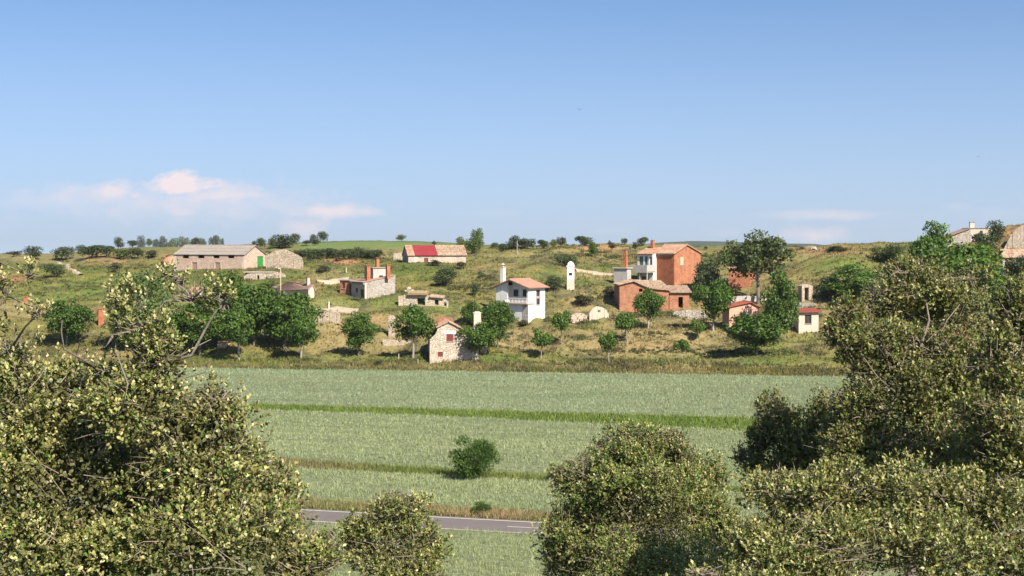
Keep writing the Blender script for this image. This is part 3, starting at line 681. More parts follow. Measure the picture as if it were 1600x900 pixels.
# ------------------------------------------------------------------ holm oaks in front of the camera
def oak(label, base_px, base_d, lobes, leaf, pale, cover=5.0, hexa=False, group='holm oaks in the foreground', sprigs=0, bare=(), green=.22, dark=1.0):
    bx = (base_px - 800) / F * base_d; bz = float(ground(bx, base_d))
    r = empty('holm_oak', (bx, base_d, bz)); tag(r, label, 'oak', group)
    g = np.random.default_rng(int(base_px * 7 + base_d * 13)); org = np.array((bx, base_d, bz))
    Pl, Al, Nl, Ll, Cl = [], [], [], [], []; b = MB(); tb = MB()
    L3 = []
    for px, py, rx, ry, d, dens in lobes:
        c = np.array(((px - 800) / F * d, d, EYE - (py - HY) / F * d)) - org; a, h = rx / F * d, ry / F * d
        L3.append((c, a, min(max(a, h * 0.8), a * 1.3), h, dens))
    low = min(l[0][2] - l[3] for l in L3); cm = np.mean([l[0] for l in L3], 0)
    fork = Vector((cm[0] * 0.35, cm[1] * 0.35, max(low * 0.75, 0.6)))
    b.tube([(0, 0, -0.25), (fork.x * .3, fork.y * .3, fork.z * .5), fork], [0.16, 0.12, 0.10], 8)
    tw = [(fork.copy(), 0.08)]
    for c, a, dp, h, dens in sorted(L3, key=lambda q: np.linalg.norm(q[0] - np.array(fork))):
        cv_ = Vector(c); s, rs = min(tw, key=lambda q: (q[0] - cv_).length + (0.4 if q[0] is fork else 0))
        mid = s.lerp(cv_, .5) + Vector(g.normal(0, 0.06, 3)); rr = min(rs * 0.8, 0.05)
        b.tube([s, mid, cv_], [rr, rr * .75, rr * .45], 6); tw.append((cv_, max(rr * .6, 0.012)))
        nb = int(7 + 5 * dens)
        for k in range(nb):
            v = rdir(1, g)[0]; v[2] = abs(v[2]) * 0.9 - 0.1; e = c + v * np.array((a, dp, h)) * g.uniform(.6, 1.0)
            m_ = (c + e) / 2 + g.normal(0, 0.05, 3) * a
            b.tube([c, m_, e], [max(rr * .35, 0.006), 0.005, 0.0025], 4)
        for k in range(int(10 + 60 * dens)):      # fine twigs through the leaves
            v = rdir(1, g)[0]; p0 = c + v * np.array((a, dp, h)) * g.uniform(.35, .75); p1 = c + unit(v + g.normal(0, .35, 3) + np.array((0, 0, .25))) * np.array((a, dp, h)) * g.uniform(.85, 1.08)
            tb.tube([p0, (p0 + p1) / 2 + g.normal(0, .03, 3) * a, p1], [leaf * .13, leaf * .09, leaf * .04], 3)
        area = math.pi * a * h; ns = int(cover * dens * area / (leaf * leaf * 0.36 * 8))
        ns = max(ns, 12)
        K = max(5, int(4 + 11 * dens)); kv = rdir(K, g); kr = g.uniform(.30, .48, K); kc = kv * (g.uniform(.5, .84, (K, 1)))
        ki = g.choice(K, ns, p=kr ** 2 / (kr ** 2).sum()); sv = rdir(ns, g)
        q = kc[ki] + sv * (kr[ki] * (1 - g.uniform(0, 1, ns) ** 1.5 * .6))[:, None]; rad = np.linalg.norm(q, axis=1); v = unit(q); up = unit(sv + kv[ki] * .5)
        bump_ = 1 + 0.16 * (fbm(v[:, 0] * 3.1 + c[0] * 5 + v[:, 2] * 1.9, v[:, 1] * 3.1 + c[2] * 5 - v[:, 2] * 2.3, 13, 3) - 0.5) * 2
        S = c + v * (rad * bump_)[:, None] * np.array((a, dp, h))
        # most growth faces up, out and to the light; the shaded underside is thinner
        kp = g.uniform(0, 1, ns) < 0.6 + 0.4 * up[:, 2]
        S, v = S[kp], up[kp]; ns = len(S)
        tdir = unit(v * 0.8 + np.array((0, 0, 0.45)) + rdir(ns, g) * 0.7)
        young = g.uniform(0, 1, ns) < pale
        nl = 8
        for k in range(nl):
            f = k / (nl - 1); an = k * 2.4 + g.uniform(0, 6.28, ns); p1 = unit(np.cross(tdir, rdir(ns, g)))
            ax = unit(tdir * (0.25 + 0.75 * f) + p1 * (1.05 - 0.55 * f) + np.array((0, 0, 0.1)))
            P = S + tdir * (leaf * 2.0 * (f - 0.6))[..., None] if hasattr(f, 'shape') else S + tdir * (leaf * 2.0 * (f - 0.6))
            N = unit(np.cross(ax, np.cross(tdir, ax)) + rdir(ns, g) * 0.4 + np.array((.15, -.25, .45)))
            t_ = g.uniform(0, 1, (ns, 1))
            old = np.array((0.088, 0.092, 0.026)) * (1 - t_) + np.array((0.200, 0.192, 0.058)) * t_
            brown = g.uniform(0, 1, ns) < 0.09
            old[brown] = np.array((0.22, 0.145, 0.08)) * g.uniform(0.6, 1.2, (brown.sum(), 1))
            gr = g.uniform(0, 1, ns) < green; old[gr] = np.array((0.110, 0.180, 0.035)) * g.uniform(.7, 1.35, (gr.sum(), 1))
            new = np.array((0.22, 0.225, 0.068)) * (1 - t_) + np.array((0.46, 0.43, 0.17)) * t_
            tipm = (young & (g.uniform(0, 1, ns) < 0.25 + 0.75 * f))[:, None]
            Cl.append(np.where(tipm, new, old * dark)); Pl.append(P); Al.append(ax); Nl.append(N); Ll.append(leaf * g.uniform(0.65, 1.25, ns))
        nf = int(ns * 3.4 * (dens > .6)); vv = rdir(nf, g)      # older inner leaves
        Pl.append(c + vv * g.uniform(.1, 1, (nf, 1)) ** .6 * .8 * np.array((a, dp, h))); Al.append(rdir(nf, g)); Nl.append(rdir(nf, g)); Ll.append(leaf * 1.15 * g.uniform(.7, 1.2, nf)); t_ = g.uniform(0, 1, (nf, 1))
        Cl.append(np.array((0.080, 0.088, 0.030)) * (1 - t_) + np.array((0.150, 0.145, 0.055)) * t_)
    P, A, N, L_, C_ = map(np.concatenate, (Pl, Al, Nl, Ll, Cl))
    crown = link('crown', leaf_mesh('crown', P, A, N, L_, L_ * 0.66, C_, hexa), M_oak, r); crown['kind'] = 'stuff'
    for pts, r0 in bare:
        q = [Vector(np.array(((px - 800) / F * d, d, EYE - (py - HY) / F * d)) - org) for px, py, d in pts]
        s, _ = min(tw, key=lambda k: (k[0] - q[0]).length); q = [s] + q
        b.tube(q, list(np.linspace(r0 * 1.6, r0 * .4, len(q))), 5)
    b.build('trunk', M_bark, r, True); tb.build('twigs', M_twig, r)['kind'] = 'stuff'
    if sprigs:      # the nearest leaf sprigs that stand out one by one at the crown's edge
        protos = []
        for k in range(8):
            n = 7; f = np.linspace(0, 1, n); ax = unit(np.stack([np.cos(np.arange(n) * 2.4) * (1 - .45 * f), np.sin(np.arange(n) * 2.4) * (1 - .45 * f), 0.3 + f], -1) + g.normal(0, .15, (n, 3)))
            P = np.stack([f * 0, f * 0, f * leaf * 2.2], -1); N = unit(np.array((0, 0, 1.0)) - ax * ax[:, 2:3] + g.normal(0, .2, (n, 3)))
            t_ = g.uniform(0, 1, (n, 1)); cc = np.array((0.22, 0.21, 0.08)) * (1 - t_) + np.array((0.50, 0.46, 0.21)) * t_
            cc[:3] = (0.12, 0.12, 0.045)
            me = leaf_mesh('leaf_sprig', P, ax, N, np.full(n, leaf * .95), np.full(n, leaf * .62), cc, True); me.materials.append(M_oak); protos.append(me)
        # outermost sprigs towards the camera and the light
        todo = []
        for c, a, dp, h, dens in L3:
            for k in range(14):
                v = rdir(1, g)[0]; v[1] = -abs(v[1]) * .7; v[2] = abs(v[2]) ; v = v / np.linalg.norm(v)
                todo.append((c + v * np.array((a, dp, h)) * g.uniform(0.98, 1.15), v))
        g.shuffle(todo)
        for S, v in todo[:sprigs]:
            o = link('leaf_sprig', protos[int(g.integers(8))], None, r); o.location = S
            o.rotation_euler = Vector(unit(v * .7 + np.array((0, 0, .9)) + g.normal(0, .3, 3))).to_track_quat('Z', 'Y').to_euler()
            o.scale = (1,) * 3
    return r

# ------------------------------------------------------------------ buildings
class House:
    """corner = the nearest ground corner (photo px); left / right = where the front and the right wall end (photo px);
    local x runs along the front wall (-L..0), local y back along the right wall (0..D)"""
    def __init__(s, name, label, cat, corner, left, right, yaw, depth=None, d=None, group=None):
        if d is None: s.P = at(*corner)
        else: s.P = ((corner[0] - 800) / F * d, d, EYE - (corner[1] - HY) / F * d)
        th = R(yaw); s.u = (math.cos(th), math.sin(th)); s.v = (-math.sin(th), math.cos(th))
        x, y, _ = s.P; t = (left - 800) / F; s.L = (x - t * y) / (s.u[0] - t * s.u[1])
        if depth is None:
            t = (right - 800) / F; s.D = (t * y - x) / (s.v[0] - t * s.v[1])
        else: s.D = depth
        s.o = empty(name, s.P, th); tag(s.o, label, cat, group); s.holes = {'f': [], 'r': []}; s.todo = []
    def f(s, px, py, off=0.0):          # point of the front wall plane behind a pixel -> (x, z)
        x, y, z = s.P; x += off * s.v[0]; y += off * s.v[1]; t = (px - 800) / F
        l = (x - t * y) / (s.u[0] - t * s.u[1]); yy = y - l * s.u[1]
        return -l, EYE - (py - HY) / F * yy - z
    def r(s, px, py):                   # point of the right wall plane -> (y, z)
        x, y, z = s.P; t = (px - 800) / F; q = (t * y - x) / (s.v[0] - t * s.v[1]); yy = y + q * s.v[1]
        return q, EYE - (py - HY) / F * yy - z
    def zc(s, py): return EYE - (py - HY) / F * s.P[1] - s.P[2]
    def open(s, side, px0, py0, px1, py1, kind, mat=None, frame=None, label=None):
        fn = s.f if side == 'f' else s.r
        a, zt = fn(px0, py0); b, zb = fn(px1, py1); zt2 = fn(px1, py0)[1]
        h = (min(a, b), max(a, b), zb, (zt + zt2) / 2); s.holes[side].append(h); s.todo.append((side, h, kind, mat, frame, label))
    def mp(s, side):
        return {'f': lambda u, t, z: (u, t, z), 'r': lambda u, t, z: (-t, u, z),
                'b': lambda u, t, z: (u, s.D - t, z), 'l': lambda u, t, z: (-s.L + t, u, z)}[side]
    def walls(s, h, mat, th=0.4, gable=None, hr=None, mats=None, sink=3.0, ridge=0.5):
        b = MB(); s.h = h; s.hr = hr; s.th = th; s.ridge = ridge
        b.panel(s.mp('f'), -s.L, 0, -sink, h, th, s.holes['f']); b.panel(s.mp('b'), -s.L, 0, -sink, h, th)
        br = MB() if mats else b
        br.panel(s.mp('r'), th, s.D - th, -sink, h, th, s.holes['r']); b.panel(s.mp('l'), th, s.D - th, -sink, h, th)
        if gable == 'x':
            br.prism([(0, h), (s.D, h), (s.D * ridge, hr)], lambda u, w, t: (-t, u, w), 0, th)
            b.prism([(0, h), (s.D, h), (s.D * ridge, hr)], lambda u, w, t: (-s.L + t, u, w), 0, th)
        elif gable == 'y':
            k = -s.L * (1 - ridge)
            b.prism([(-s.L, h), (0, h), (k, hr)], lambda u, w, t: (u, t, w), 0, th)
            b.prism([(-s.L, h), (0, h), (k, hr)], lambda u, w, t: (u, s.D - t, w), 0, th)
        w = b.build('wall', mat, s.o)
        if mats: br.build('wall', mats, s.o)
        for side, hh, kind, m, fr, lab in s.todo: s.fit(side, hh, kind, m, fr, lab)
        return w
    def fit(s, side, h, kind, m, fr, lab):
        fn = s.mp(side); u0, u1, z0, z1 = h
        B = lambda b, a, c, t0, t1, e, g: b.prism([(a, e), (c, e), (c, g), (a, g)], lambda u, w, t: fn(u, t, w), t0, t1)
        if kind == 'hole': return
        if kind == 'door':
            p = B(MB(), u0 + .004, u1 - .004, 0.14, 0.2, z0, z1 - .004).build('door', m, s.o)
            for k in range(1, 4):
                q = u0 + (u1 - u0) * k / 4; B(MB(), q - .02, q + .02, 0.118, 0.14, z0, z1 - .03).build('batten', m, p)
            q = MB(); B(q, u1 - .2, u1 - .12, 0.08, 0.14, z0 + .95, z0 + 1.1); q.build('handle', M_dkmet, p)
        else:
            q = MB(); w_ = 0.07; fr = fr or M_wood
            B(q, u0 + .003, u0 + w_, 0.12, 0.2, z0 + .003, z1 - .003); B(q, u1 - w_, u1 - .003, 0.12, 0.2, z0 + .003, z1 - .003)
            B(q, u0 + w_, u1 - w_, 0.12, 0.2, z0 + .003, z0 + w_); B(q, u0 + w_, u1 - w_, 0.12, 0.2, z1 - w_, z1 - .003)
            B(q, (u0 + u1) / 2 - .03, (u0 + u1) / 2 + .03, 0.12, 0.2, z0 + w_, z1 - w_)
            p = q.build('window', fr, s.o); B(MB(), u0 + w_, u1 - w_, 0.16, 0.18, z0 + w_, z1 - w_).build('pane', M_glass, p)
            B(MB(), u0 - .1, u1 + .1, -0.1, 0.11, z0 - .09, z0 - .003).build('sill', M_conc, p)
            if kind == 'shutter':
                for a, c in ((u0 + .01, (u0 + u1) / 2 - .015), ((u0 + u1) / 2 + .015, u1 - .01)):
                    B(MB(), a, c, 0.05, 0.1, z0 + .01, z1 - .01).build('shutter', m, p)
    def roof(s, kind, mat, oe=0.35, og=0.25, tiles=True, th=0.12, parts=None, name='roof', sag=0.0, **k):
        b = MB(); h, hr, L, D = s.h, s.hr, s.L, s.D; z = 0.02 + th
        put = (lambda *a: b.tiles(*a, th=th, sag=sag, **k)) if tiles else (lambda *a: b.slab(*a, th=th))
        if kind == 'x':
            yr = D * s.ridge; s1 = (hr - h) / yr; s2 = (hr - h) / (D - yr)
            put((-L - og, -oe, h - oe * s1 + z), (og, -oe, h - oe * s1 + z), (og, yr, hr + z), (-L - og, yr, hr + z))
            put((og, D + oe, h - oe * s2 + z), (-L - og, D + oe, h - oe * s2 + z), (-L - og, yr, hr + z), (og, yr, hr + z))
        elif kind == 'y':
            k_ = -L * (1 - s.ridge); s1 = (hr - h) / (k_ + L); s2 = (hr - h) / -k_
            put((-L - oe, D + og, h - oe * s1 + z), (-L - oe, -og, h - oe * s1 + z), (k_, -og, hr + z), (k_, D + og, hr + z))
            put((oe, -og, h - oe * s2 + z), (oe, D + og, h - oe * s2 + z), (k_, D + og, hr + z), (k_, -og, hr + z))
        elif kind == 'flat':
            b.box(-L - oe, oe, -oe, D + oe, h + .004, h + th)
        ro = b.build(name, mat, s.o)
        if kind in 'xy' and tiles:
            c = MB()
            if kind == 'x': c.tube([(-L - og, yr, hr + z + .04), (og, yr, hr + z + .04)], 0.11, 8)
            else: c.tube([(k_, -og, hr + z + .04), (k_, D + og, hr + z + .04)], 0.11, 8)
            c.build('ridge_tiles', mat, ro)
        return ro
    def chimney(s, x, y, z0, z1, w, mat, cap=M_conc, dp=None, parent=None, style='slab'):
        dp = dp or w; c = MB().taper(x, y, z0, z1 - .28, w, dp).build('chimney', mat, parent or s.o)
        m = MB()
        if style == 'slab':
            for a in (-1, 1):
                for q in (-1, 1): m.box(x + a * (w / 2 - .07) - .06, x + a * (w / 2 - .07) + .06, y + q * (dp / 2 - .07) - .06, y + q * (dp / 2 - .07) + .06, z1 - .28 + .001, z1 - .09)
            m.taper(x, y, z1 - .089, z1, w + .14, dp + .14)
        else: m.taper(x, y, z1 - .279, z1 - .18, w + .16, dp + .16); m.taper(x, y, z1 - .179, z1, w * .7, dp * .7)
        m.build('cap', cap, c); return c
    def chim_px(s, px0, px1, top, y, z0, mat, **k):
        """chimney whose sides are seen at px0 / px1 and whose top is at photo row top, standing at local depth y"""
        a = s.f((px0 + px1) / 2, top, y); dd = s.P[1] + a[0] * s.u[1] + y * s.v[1]
        w = (px1 - px0) / F * dd / (abs(s.u[0]) + abs(s.u[1])); return s.chimney(a[0], y, z0, a[1], w, mat, **k)

def rubble(name, label, cat, px0, px1, outline, py_base, thick, mat, yaw=0.0, group=None, holes=(), slab=None, d=None, sink=2.0, seed=1, jag=0.14):
    """free-standing rough wall; outline = photo points along its top from left to right"""
    cx = (px0 + px1) / 2
    P = at(cx, py_base) if d is None else ((cx - 800) / F * d, d, float(ground((cx - 800) / F * d, d)))
    th = R(yaw); u = (math.cos(th), math.sin(th)); o = empty(name, P, th); tag(o, label, cat, group); r_ = random.Random(seed)
    def loc(px, py):
        t = (px - 800) / F; q = (t * P[1] - P[0]) / (u[0] - t * u[1]); yy = P[1] + q * u[1]; return q, EYE - (py - HY) / F * yy - P[2]
    top = [loc(*p) for p in outline]; xs = [p[0] for p in top]; L = xs[-1] - xs[0]; n = max(8, int(L / 0.28))
    X = np.linspace(xs[0], xs[-1], n + 1); Z = np.interp(X, xs, [p[1] for p in top])
    Z = Z + np.array([r_.uniform(-jag, jag * .6) for _ in X]); b = MB(); HL = [(*sorted((loc(h[0], h[1])[0], loc(h[2], h[3])[0])), loc(h[2], h[3])[1], loc(h[0], h[1])[1]) for h in holes]
    for i in range(n):
        m = (X[i] + X[i + 1]) / 2; t0 = r_.uniform(-.05, .05); segs = [(-sink, max(Z[i], -sink + .1), max(Z[i + 1], -sink + .1))]
        for h in HL:
            if h[0] < m < h[1]: segs = [(-sink, h[2], h[2]), (h[3], max(Z[i], h[3] + .1), max(Z[i + 1], h[3] + .1))]
        for z0, za, zb in segs:
            if min(za, zb) - z0 < 0.02: continue
            j = thick / 2 + r_.uniform(-.04, .04)
            b.add([(X[i], t0, z0), (X[i + 1], t0, z0), (X[i + 1], thick, z0), (X[i], thick, z0), (X[i], t0, za), (X[i + 1], t0, zb), (X[i + 1], thick, zb), (X[i], thick, za)],
                  [(3, 2, 1, 0), (4, 5, 6, 7), (0, 1, 5, 4), (1, 2, 6, 5), (2, 3, 7, 6), (3, 0, 4, 7)])
    b.build('wall', mat, o)
    if slab:
        m = MB(); zt = float(np.mean(Z)) ; m.box(xs[0] - .15, xs[-1] + .15, -.15, slab, zt + .08, zt + .28); m.build('roof_slab', M_conc, o)
        m = MB(); m.box(xs[0], xs[0] + .35, thick + .01, slab - .1, -sink, zt + .075); m.box(xs[-1] - .35, xs[-1], thick + .01, slab - .1, -sink, zt + .075); m.build('wall', mat, o)
    return o, loc

# --- long stone barn on the ridge
h = House('stone_barn', 'long stone barn with a grey sheet roof and a green gable door', 'barn', (381, 421), 272, 415, -26)
for a in (286, 310, 334, 357): h.open('f', a - 1, 398.5, a + 9, 403.5, 'hole')
h.open('f', 300, 410, 308, 424, 'door', M_brsheet); h.open('f', 336, 410, 344, 423.5, 'door', M_brsheet)
h.open('r', 402, 400.5, 411.5, 419.5, 'door', M_green)
he = h.zc(398.5); ya = h.D * 0.5
h.walls(he, M_barn, 0.5, 'x', h.r(399.5, 384)[1], ridge=0.5)
def corr(h, mat, oe, og, y0=None, name='roof'):
    return h.roof('x', mat, oe, og, True, 0.1, pitch=0.5, row=1.6, amp=0.045, jit=0.006, name=name)
corr(h, M_fibre, 0.22, 0.3)
for x0, x1 in ((-h.L - .004, -h.L + 0.7), (-0.62, 0.03)):
    MB().box(x0, x1, -.03, -.002, -3, he - .12).build('quoins', M_quoin, h.o)
for a, b_, in ((298.5, 299.8), (308.3, 309.8), (334.3, 335.8), (344.3, 346)):
    x0, _ = h.f(a, 410); x1, _ = h.f(b_, 410); MB().box(x0, x1, -.03, -.002, -3, h.f(a, 408.5)[1]).build('door_surround', M_quoin, h.o)
BARN = h
# ruin next to the barn
rubble('ruined_wall', 'tall crumbling rubble stone wall with a peaked top beside the barn', 'wall', 416, 473,
       [(415.5, 398), (421, 396), (431, 391), (440, 389), (449, 391), (456, 395), (465, 398.5), (471, 402), (473, 412)], 419, 0.7, M_rubble, -6, seed=4)
rubble('ruined_wall', 'low stone ruin with a flat slab roof below the barn', 'ruin', 381, 424, [(381, 432), (386, 428), (391, 426), (405, 425.5), (424, 425.5)], 437, 0.6, M_pale_st, -8,
       holes=[(401, 430, 405.5, 440)], slab=3.0, seed=6, jag=0.05)
rubble('ruined_wall', 'short broken stone wall right of the slab-roofed ruin', 'wall', 426, 446, [(426, 427), (432, 425), (440, 426), (446, 430)], 434, 0.6, M_rubble, 0, seed=8)

# --- small house with a brown roof behind the tree row
h = House('cottage', 'small rosy cottage with a brown hipped roof and pale chimney, half hidden by trees', 'cottage', (482, 468), 424, 491, -58)
hw = h.zc(452.5); h.walls(hw, M_rosy, 0.3)
h.s = 0
b = MB(); L, D = h.L, h.D; zr = h.zc(441.5); e0 = 0.3
b.tiles((-L - e0, -e0, hw - 1.0), (e0, -e0, hw + .1), (e0 * .5, D * .75, hw + 1.05), (-L * .62, D * .6, zr), th=.14, amp=.03)
b.tiles((e0, D + e0, hw - .2), (-L - e0, D + e0, hw - 1.0), (-L * .62, D * .6, zr), (e0 * .5, D * .75, hw + 1.05), th=.14, amp=.03)
b.tiles((-L - e0, D + e0, hw - 1.0), (-L - e0, -e0, hw - 1.0), (-L * .62, D * .6, zr), (-L * .62, D * .6 + .05, zr), th=.14, amp=.03)
b.build('roof', M_brsheet, h.o)
MB().prism([(0, hw), (D, hw), (D * .75, hw + .9)], lambda u, w, t: (-t, u, w), 0, .3).build('gable', M_rosy, h.o)
h.chim_px(478.5, 484.5, 432, D * .6, hw - .5, M_cream, cap=M_brick, style='pot')

# --- brick and stone cellar house with three orange chimneys
h = House('cellar_house', 'stone-walled cellar house with a lean-to roof and orange chimneys', 'house', (570, 467), 549, 617.5, -62)
D, L = h.D, h.L
h.open('f', 563, 452, 568.5, 467, 'door', M_dkmet); h.open('f', 555.5, 450, 559.5, 457, 'window')
z0 = h.zc(441.5); zb = h.r(617, 431)[1]
b = MB(); b.panel(h.mp('f'), -L, 0, -3, z0, .4, h.holes['f']); b.build('wall', M_cream, h.o)
b = MB(); b.prism([(.4, -3), (D, -3), (D, zb), (.4, z0 + (zb - z0) * .03)], lambda u, w, t: (-t, u, w), 0, .5)
b.prism([(.4, -3), (D, -3), (D, zb), (.4, z0 + (zb - z0) * .03)], lambda u, w, t: (-L + t, u, w), 0, .4); b.panel(h.mp('b'), -L + .4, -.5, -3, zb - .05, .4); b.build('wall', M_grey_st, h.o)
for q in h.todo: h.fit(*q)
MB().slab((-L - .35, -.5, z0 + .1), (.12, -.5, z0 + .1), (.12, D + .1, zb + .22), (-L - .35, D + .1, zb + .22), .16).build('roof', M_brsheet, h.o)
MB().box(-L - .3, .05, -.42, -.02, z0 - .42, z0 - .14).build('beam', M_concd, h.o)
# upper concrete block
xa = h.f(556, 430, D * .5)[0]; zt = h.f(575, 418.5, D * .5)[1]
bk = MB(); bk.box(-L * .98, -L * .32, D * .42, D * .95, z0 - .2, zt); bk.build('upper_block', M_conc, h.o)
MB().box(-L * .98 - .2, -L * .32 + .2, D * .42 - .25, D * .95 + .2, zt + .004, zt + .16).build('roof_slab', M_concd, h.o)
w = MB().box(-L * .86, -L * .74, D * .42 - .03, D * .42 - .004, zt - 1.3, zt - .7).build('window', M_wood, h.o); MB().box(-L * .845, -L * .755, D * .42 - .045, D * .42 - .031, zt - 1.22, zt - .78).build('pane', M_glass, w)
h.chim_px(571, 579, 414, D * .2, z0, M_chim, style='slab', cap=M_chim); h.chim_px(586.5, 593, 402.5, D * .8, z0 + .5, M_chim, cap=M_chim); h.chim_px(602.5, 610, 413, D * .72, z0 + .8, M_chim, cap=M_chim)
CEL = h
h = House('brick_shed', 'small flat-roofed orange brick shed left of the stone cellar house', 'shed', (546, 460), 531, 551.5, -28)
h.open('f', 534.3, 442, 539, 451, 'window'); h.walls(h.zc(438.5), M_brick, .25); h.roof('flat', M_concd, .25, th=.2, tiles=False)
x, y, z = at(557, 470)
t = empty('garden_table', (x, y, z), R(-25)); tag(t, 'dark green table standing before the cellar house door', 'table')
MB().box(-.95, .95, -.45, .45, .72, .8).build('table_top', M_dkgreen, t)
for a in (-.85, .85):
    for c in (-.36, .36): MB().box(a - .05, a + .05, c - .05, c + .05, -.5, .719).build('leg', M_dkmet, t)

# --- red-roofed barn
h = House('stone_barn', 'ruinous stone barn roofed half in red sheet, half in old tiles', 'barn', (638.5, 410), 728, 628, 0, d=365.0)
# (its long wall runs to the right: mirror the frame by taking the long wall as the front)
bpy.data.objects.remove(h.o)
P = at(729, 411); h = House('stone_barn', 'ruinous stone barn roofed half in red sheet, half in old tiles', 'barn', (728, 410.5), 638, None, 16, depth=6.5)
hw = h.zc(398.5); hr = hw + 2.3
h.open('f', 662.5, 403, 669, 412, 'door', M_reddoor)
h.walls(hw, M_plst, .5, 'x', hr)
L, D = h.L, h.D; z = .14; sl = (hr - hw) / (D / 2)
def rp(x0, x1, mat, nm, tl, sag=0.0):
    b = MB(); A = [(x0, -.35, hw - .35 * sl + z), (x1, -.35, hw - .35 * sl + z), (x1, D / 2, hr + z), (x0, D / 2, hr + z)]
    B_ = [(x1, D + .35, hw - .35 * sl + z), (x0, D + .35, hw - .35 * sl + z), (x0, D / 2, hr + z), (x1, D / 2, hr + z)]
    for q in (A, B_):
        b.tiles(*q, th=.12, sag=sag, jit=.1, amp=.07, seed=3) if tl else b.tiles(*q, th=.08, pitch=.6, row=3.0, amp=.03, jit=0.004)
    return b.build(nm, mat, h.o)
xa = h.f(648, 398)[0]; xb = h.f(684, 398)[0]
rp(-L - .25, xa - .01, M_tile, 'tile_roof', True); rp(xa, xb - .01, M_redmet, 'sheet_roof', False); rp(xb, .3, M_tile_o, 'tile_roof', True, .12)
MB().box(xa - .2, xa + .9, -.02, -.002, -3, hw - .2).build('quoins', M_quoin, h.o)
MB().box(-L - .02, -L - .002, .02, D - .02, -3, hw - .02).build('gable_facing', M_concd, h.o)
rubble('ruined_wall', 'stub of pale stone wall left of the red-roofed barn', 'wall', 614.5, 628, [(614.5, 399), (616, 395.5), (622, 395), (628, 394)], 406.5, .6, M_pale_st, -4, seed=12)

# --- cellar mouth ruins on the slope
o, loc = rubble('cellar_entrance', 'ruined cellar front with an earth roof and dark openings on the slope', 'cellar', 622, 700,
   [(622.5, 463), (630, 461.5), (641, 462), (642, 458), (660, 459), (672, 462), (684, 465), (700, 470)], 479, .8, M_pale_st, -6,
   holes=[(651, 466, 665, 477), (678, 468, 684.5, 476.5), (694, 472, 697, 478)], seed=15)
b = MB(); a, c = loc(638, 460), loc(668, 461); n = 14
for i in range(n):
    x0 = a[0] + (c[0] - a[0]) * i / n; x1 = a[0] + (c[0] - a[0]) * (i + 1) / n
    b.prism([(-.7, a[1] - .1), (2.6, a[1] + .3), (2.6, a[1] + .75), (.6, a[1] + .85 - .06 * (i % 3)), (-.75, a[1] + .35 - .05 * (i % 2))], lambda u, w, t: (t, u, w), x0, x1 - .002)
b.build('earth_roof', plain('thatch_earth', (0.27, 0.20, 0.11), 1, .3, 2, 14, .6), o)
b = MB(); a, c = loc(671, 464), loc(694, 466); b.slab((a[0], -.5, a[1] + .1), (c[0], -.5, c[1] + .1), (c[0], 1.8, c[1] + .55), (a[0], 1.8, a[1] + .6), .15); b.build('tile_roof', M_tile_o, o)
b = MB(); a = loc(644, 470); b.taper(a[0] + .3, -.6, -1.5, a[1] - .1, .9, .5, .75, .4); b.build('stone_block', M_grey_st, o)
def rockpile(label, px, py, w, hgt, seed, n=9, mat=None):
    x, y, z = at(px, py); o = empty('rock_pile', (x, y, z)); tag(o, label, 'rocks'); r_ = random.Random(seed)
    for k in range(n):
        b = MB(); s = r_.uniform(.25, .5) * w * .55; cx, cy, cz = r_.uniform(-w, w) * .5, r_.uniform(-.4, .4), r_.uniform(.05, hgt * .7) * (1 - .2 * (k % 2))
        vv = [(cx + s * q[0] * r_.uniform(.6, 1.1), cy + s * q[1] * r_.uniform(.6, 1.1), cz + s * .8 * q[2] * r_.uniform(.6, 1.1)) for q in [(-1, -1, -1), (1, -1, -1), (1, 1, -1), (-1, 1, -1), (-.7, -.7, .8), (.7, -.7, .8), (.7, .7, .8), (-.7, .7, .8)]]
        b.add(vv, [(3, 2, 1, 0), (4, 5, 6, 7), (0, 1, 5, 4), (1, 2, 6, 5), (2, 3, 7, 6), (3, 0, 4, 7)]); b.build('rock', mat or M_pale_st, o)
rockpile('pile of pale boulders above the ruined cellar front', 640, 455, 1.7, 1.1, 2)
rockpile('pale rubble heap left of the arched white cellar door', 903, 503, 2.4, 1.3, 5, 12)
rockpile('grey rubble lying below the leaning tree by the pink house', 1118, 470, 2.6, .8, 9, 9, M_grey_st)
rockpile('pale boulders on the crest right of the big walnut', 1272, 391, 1.8, 1.2, 13, 6)

# --- white balcony house
h = House('white_house', 'white two-storey house with a balcony loggia and tall white chimney', 'house', (825.5, 506), 775, 851.5, -38)
L, D = h.L, h.D; hw = h.zc(449); zap = h.f(799, 437.5)[1]
x0, z0 = h.f(793, 473); x1, z1 = h.f(823, 446); h.holes['f'].append((x0, x1, z0, hw + .0))
h.open('r', 838, 453, 844, 463, 'window'); h.open('r', 838, 466, 844, 476, 'window')
h.walls(hw, M_white, .3, sink=3)
rdg = (h.f(799, 440)[0] + L) / L
xk = -L + L * rdg
# gable over the loggia: side cheeks and beam
gb = MB(); gb.prism([(-L, hw), (x0, hw), (x0, hw + (zap - hw) * (x0 + L) / (xk + L)), ], lambda u, w, t: (u, t, w), 0, .3); gb.build('gable', M_white, h.o)
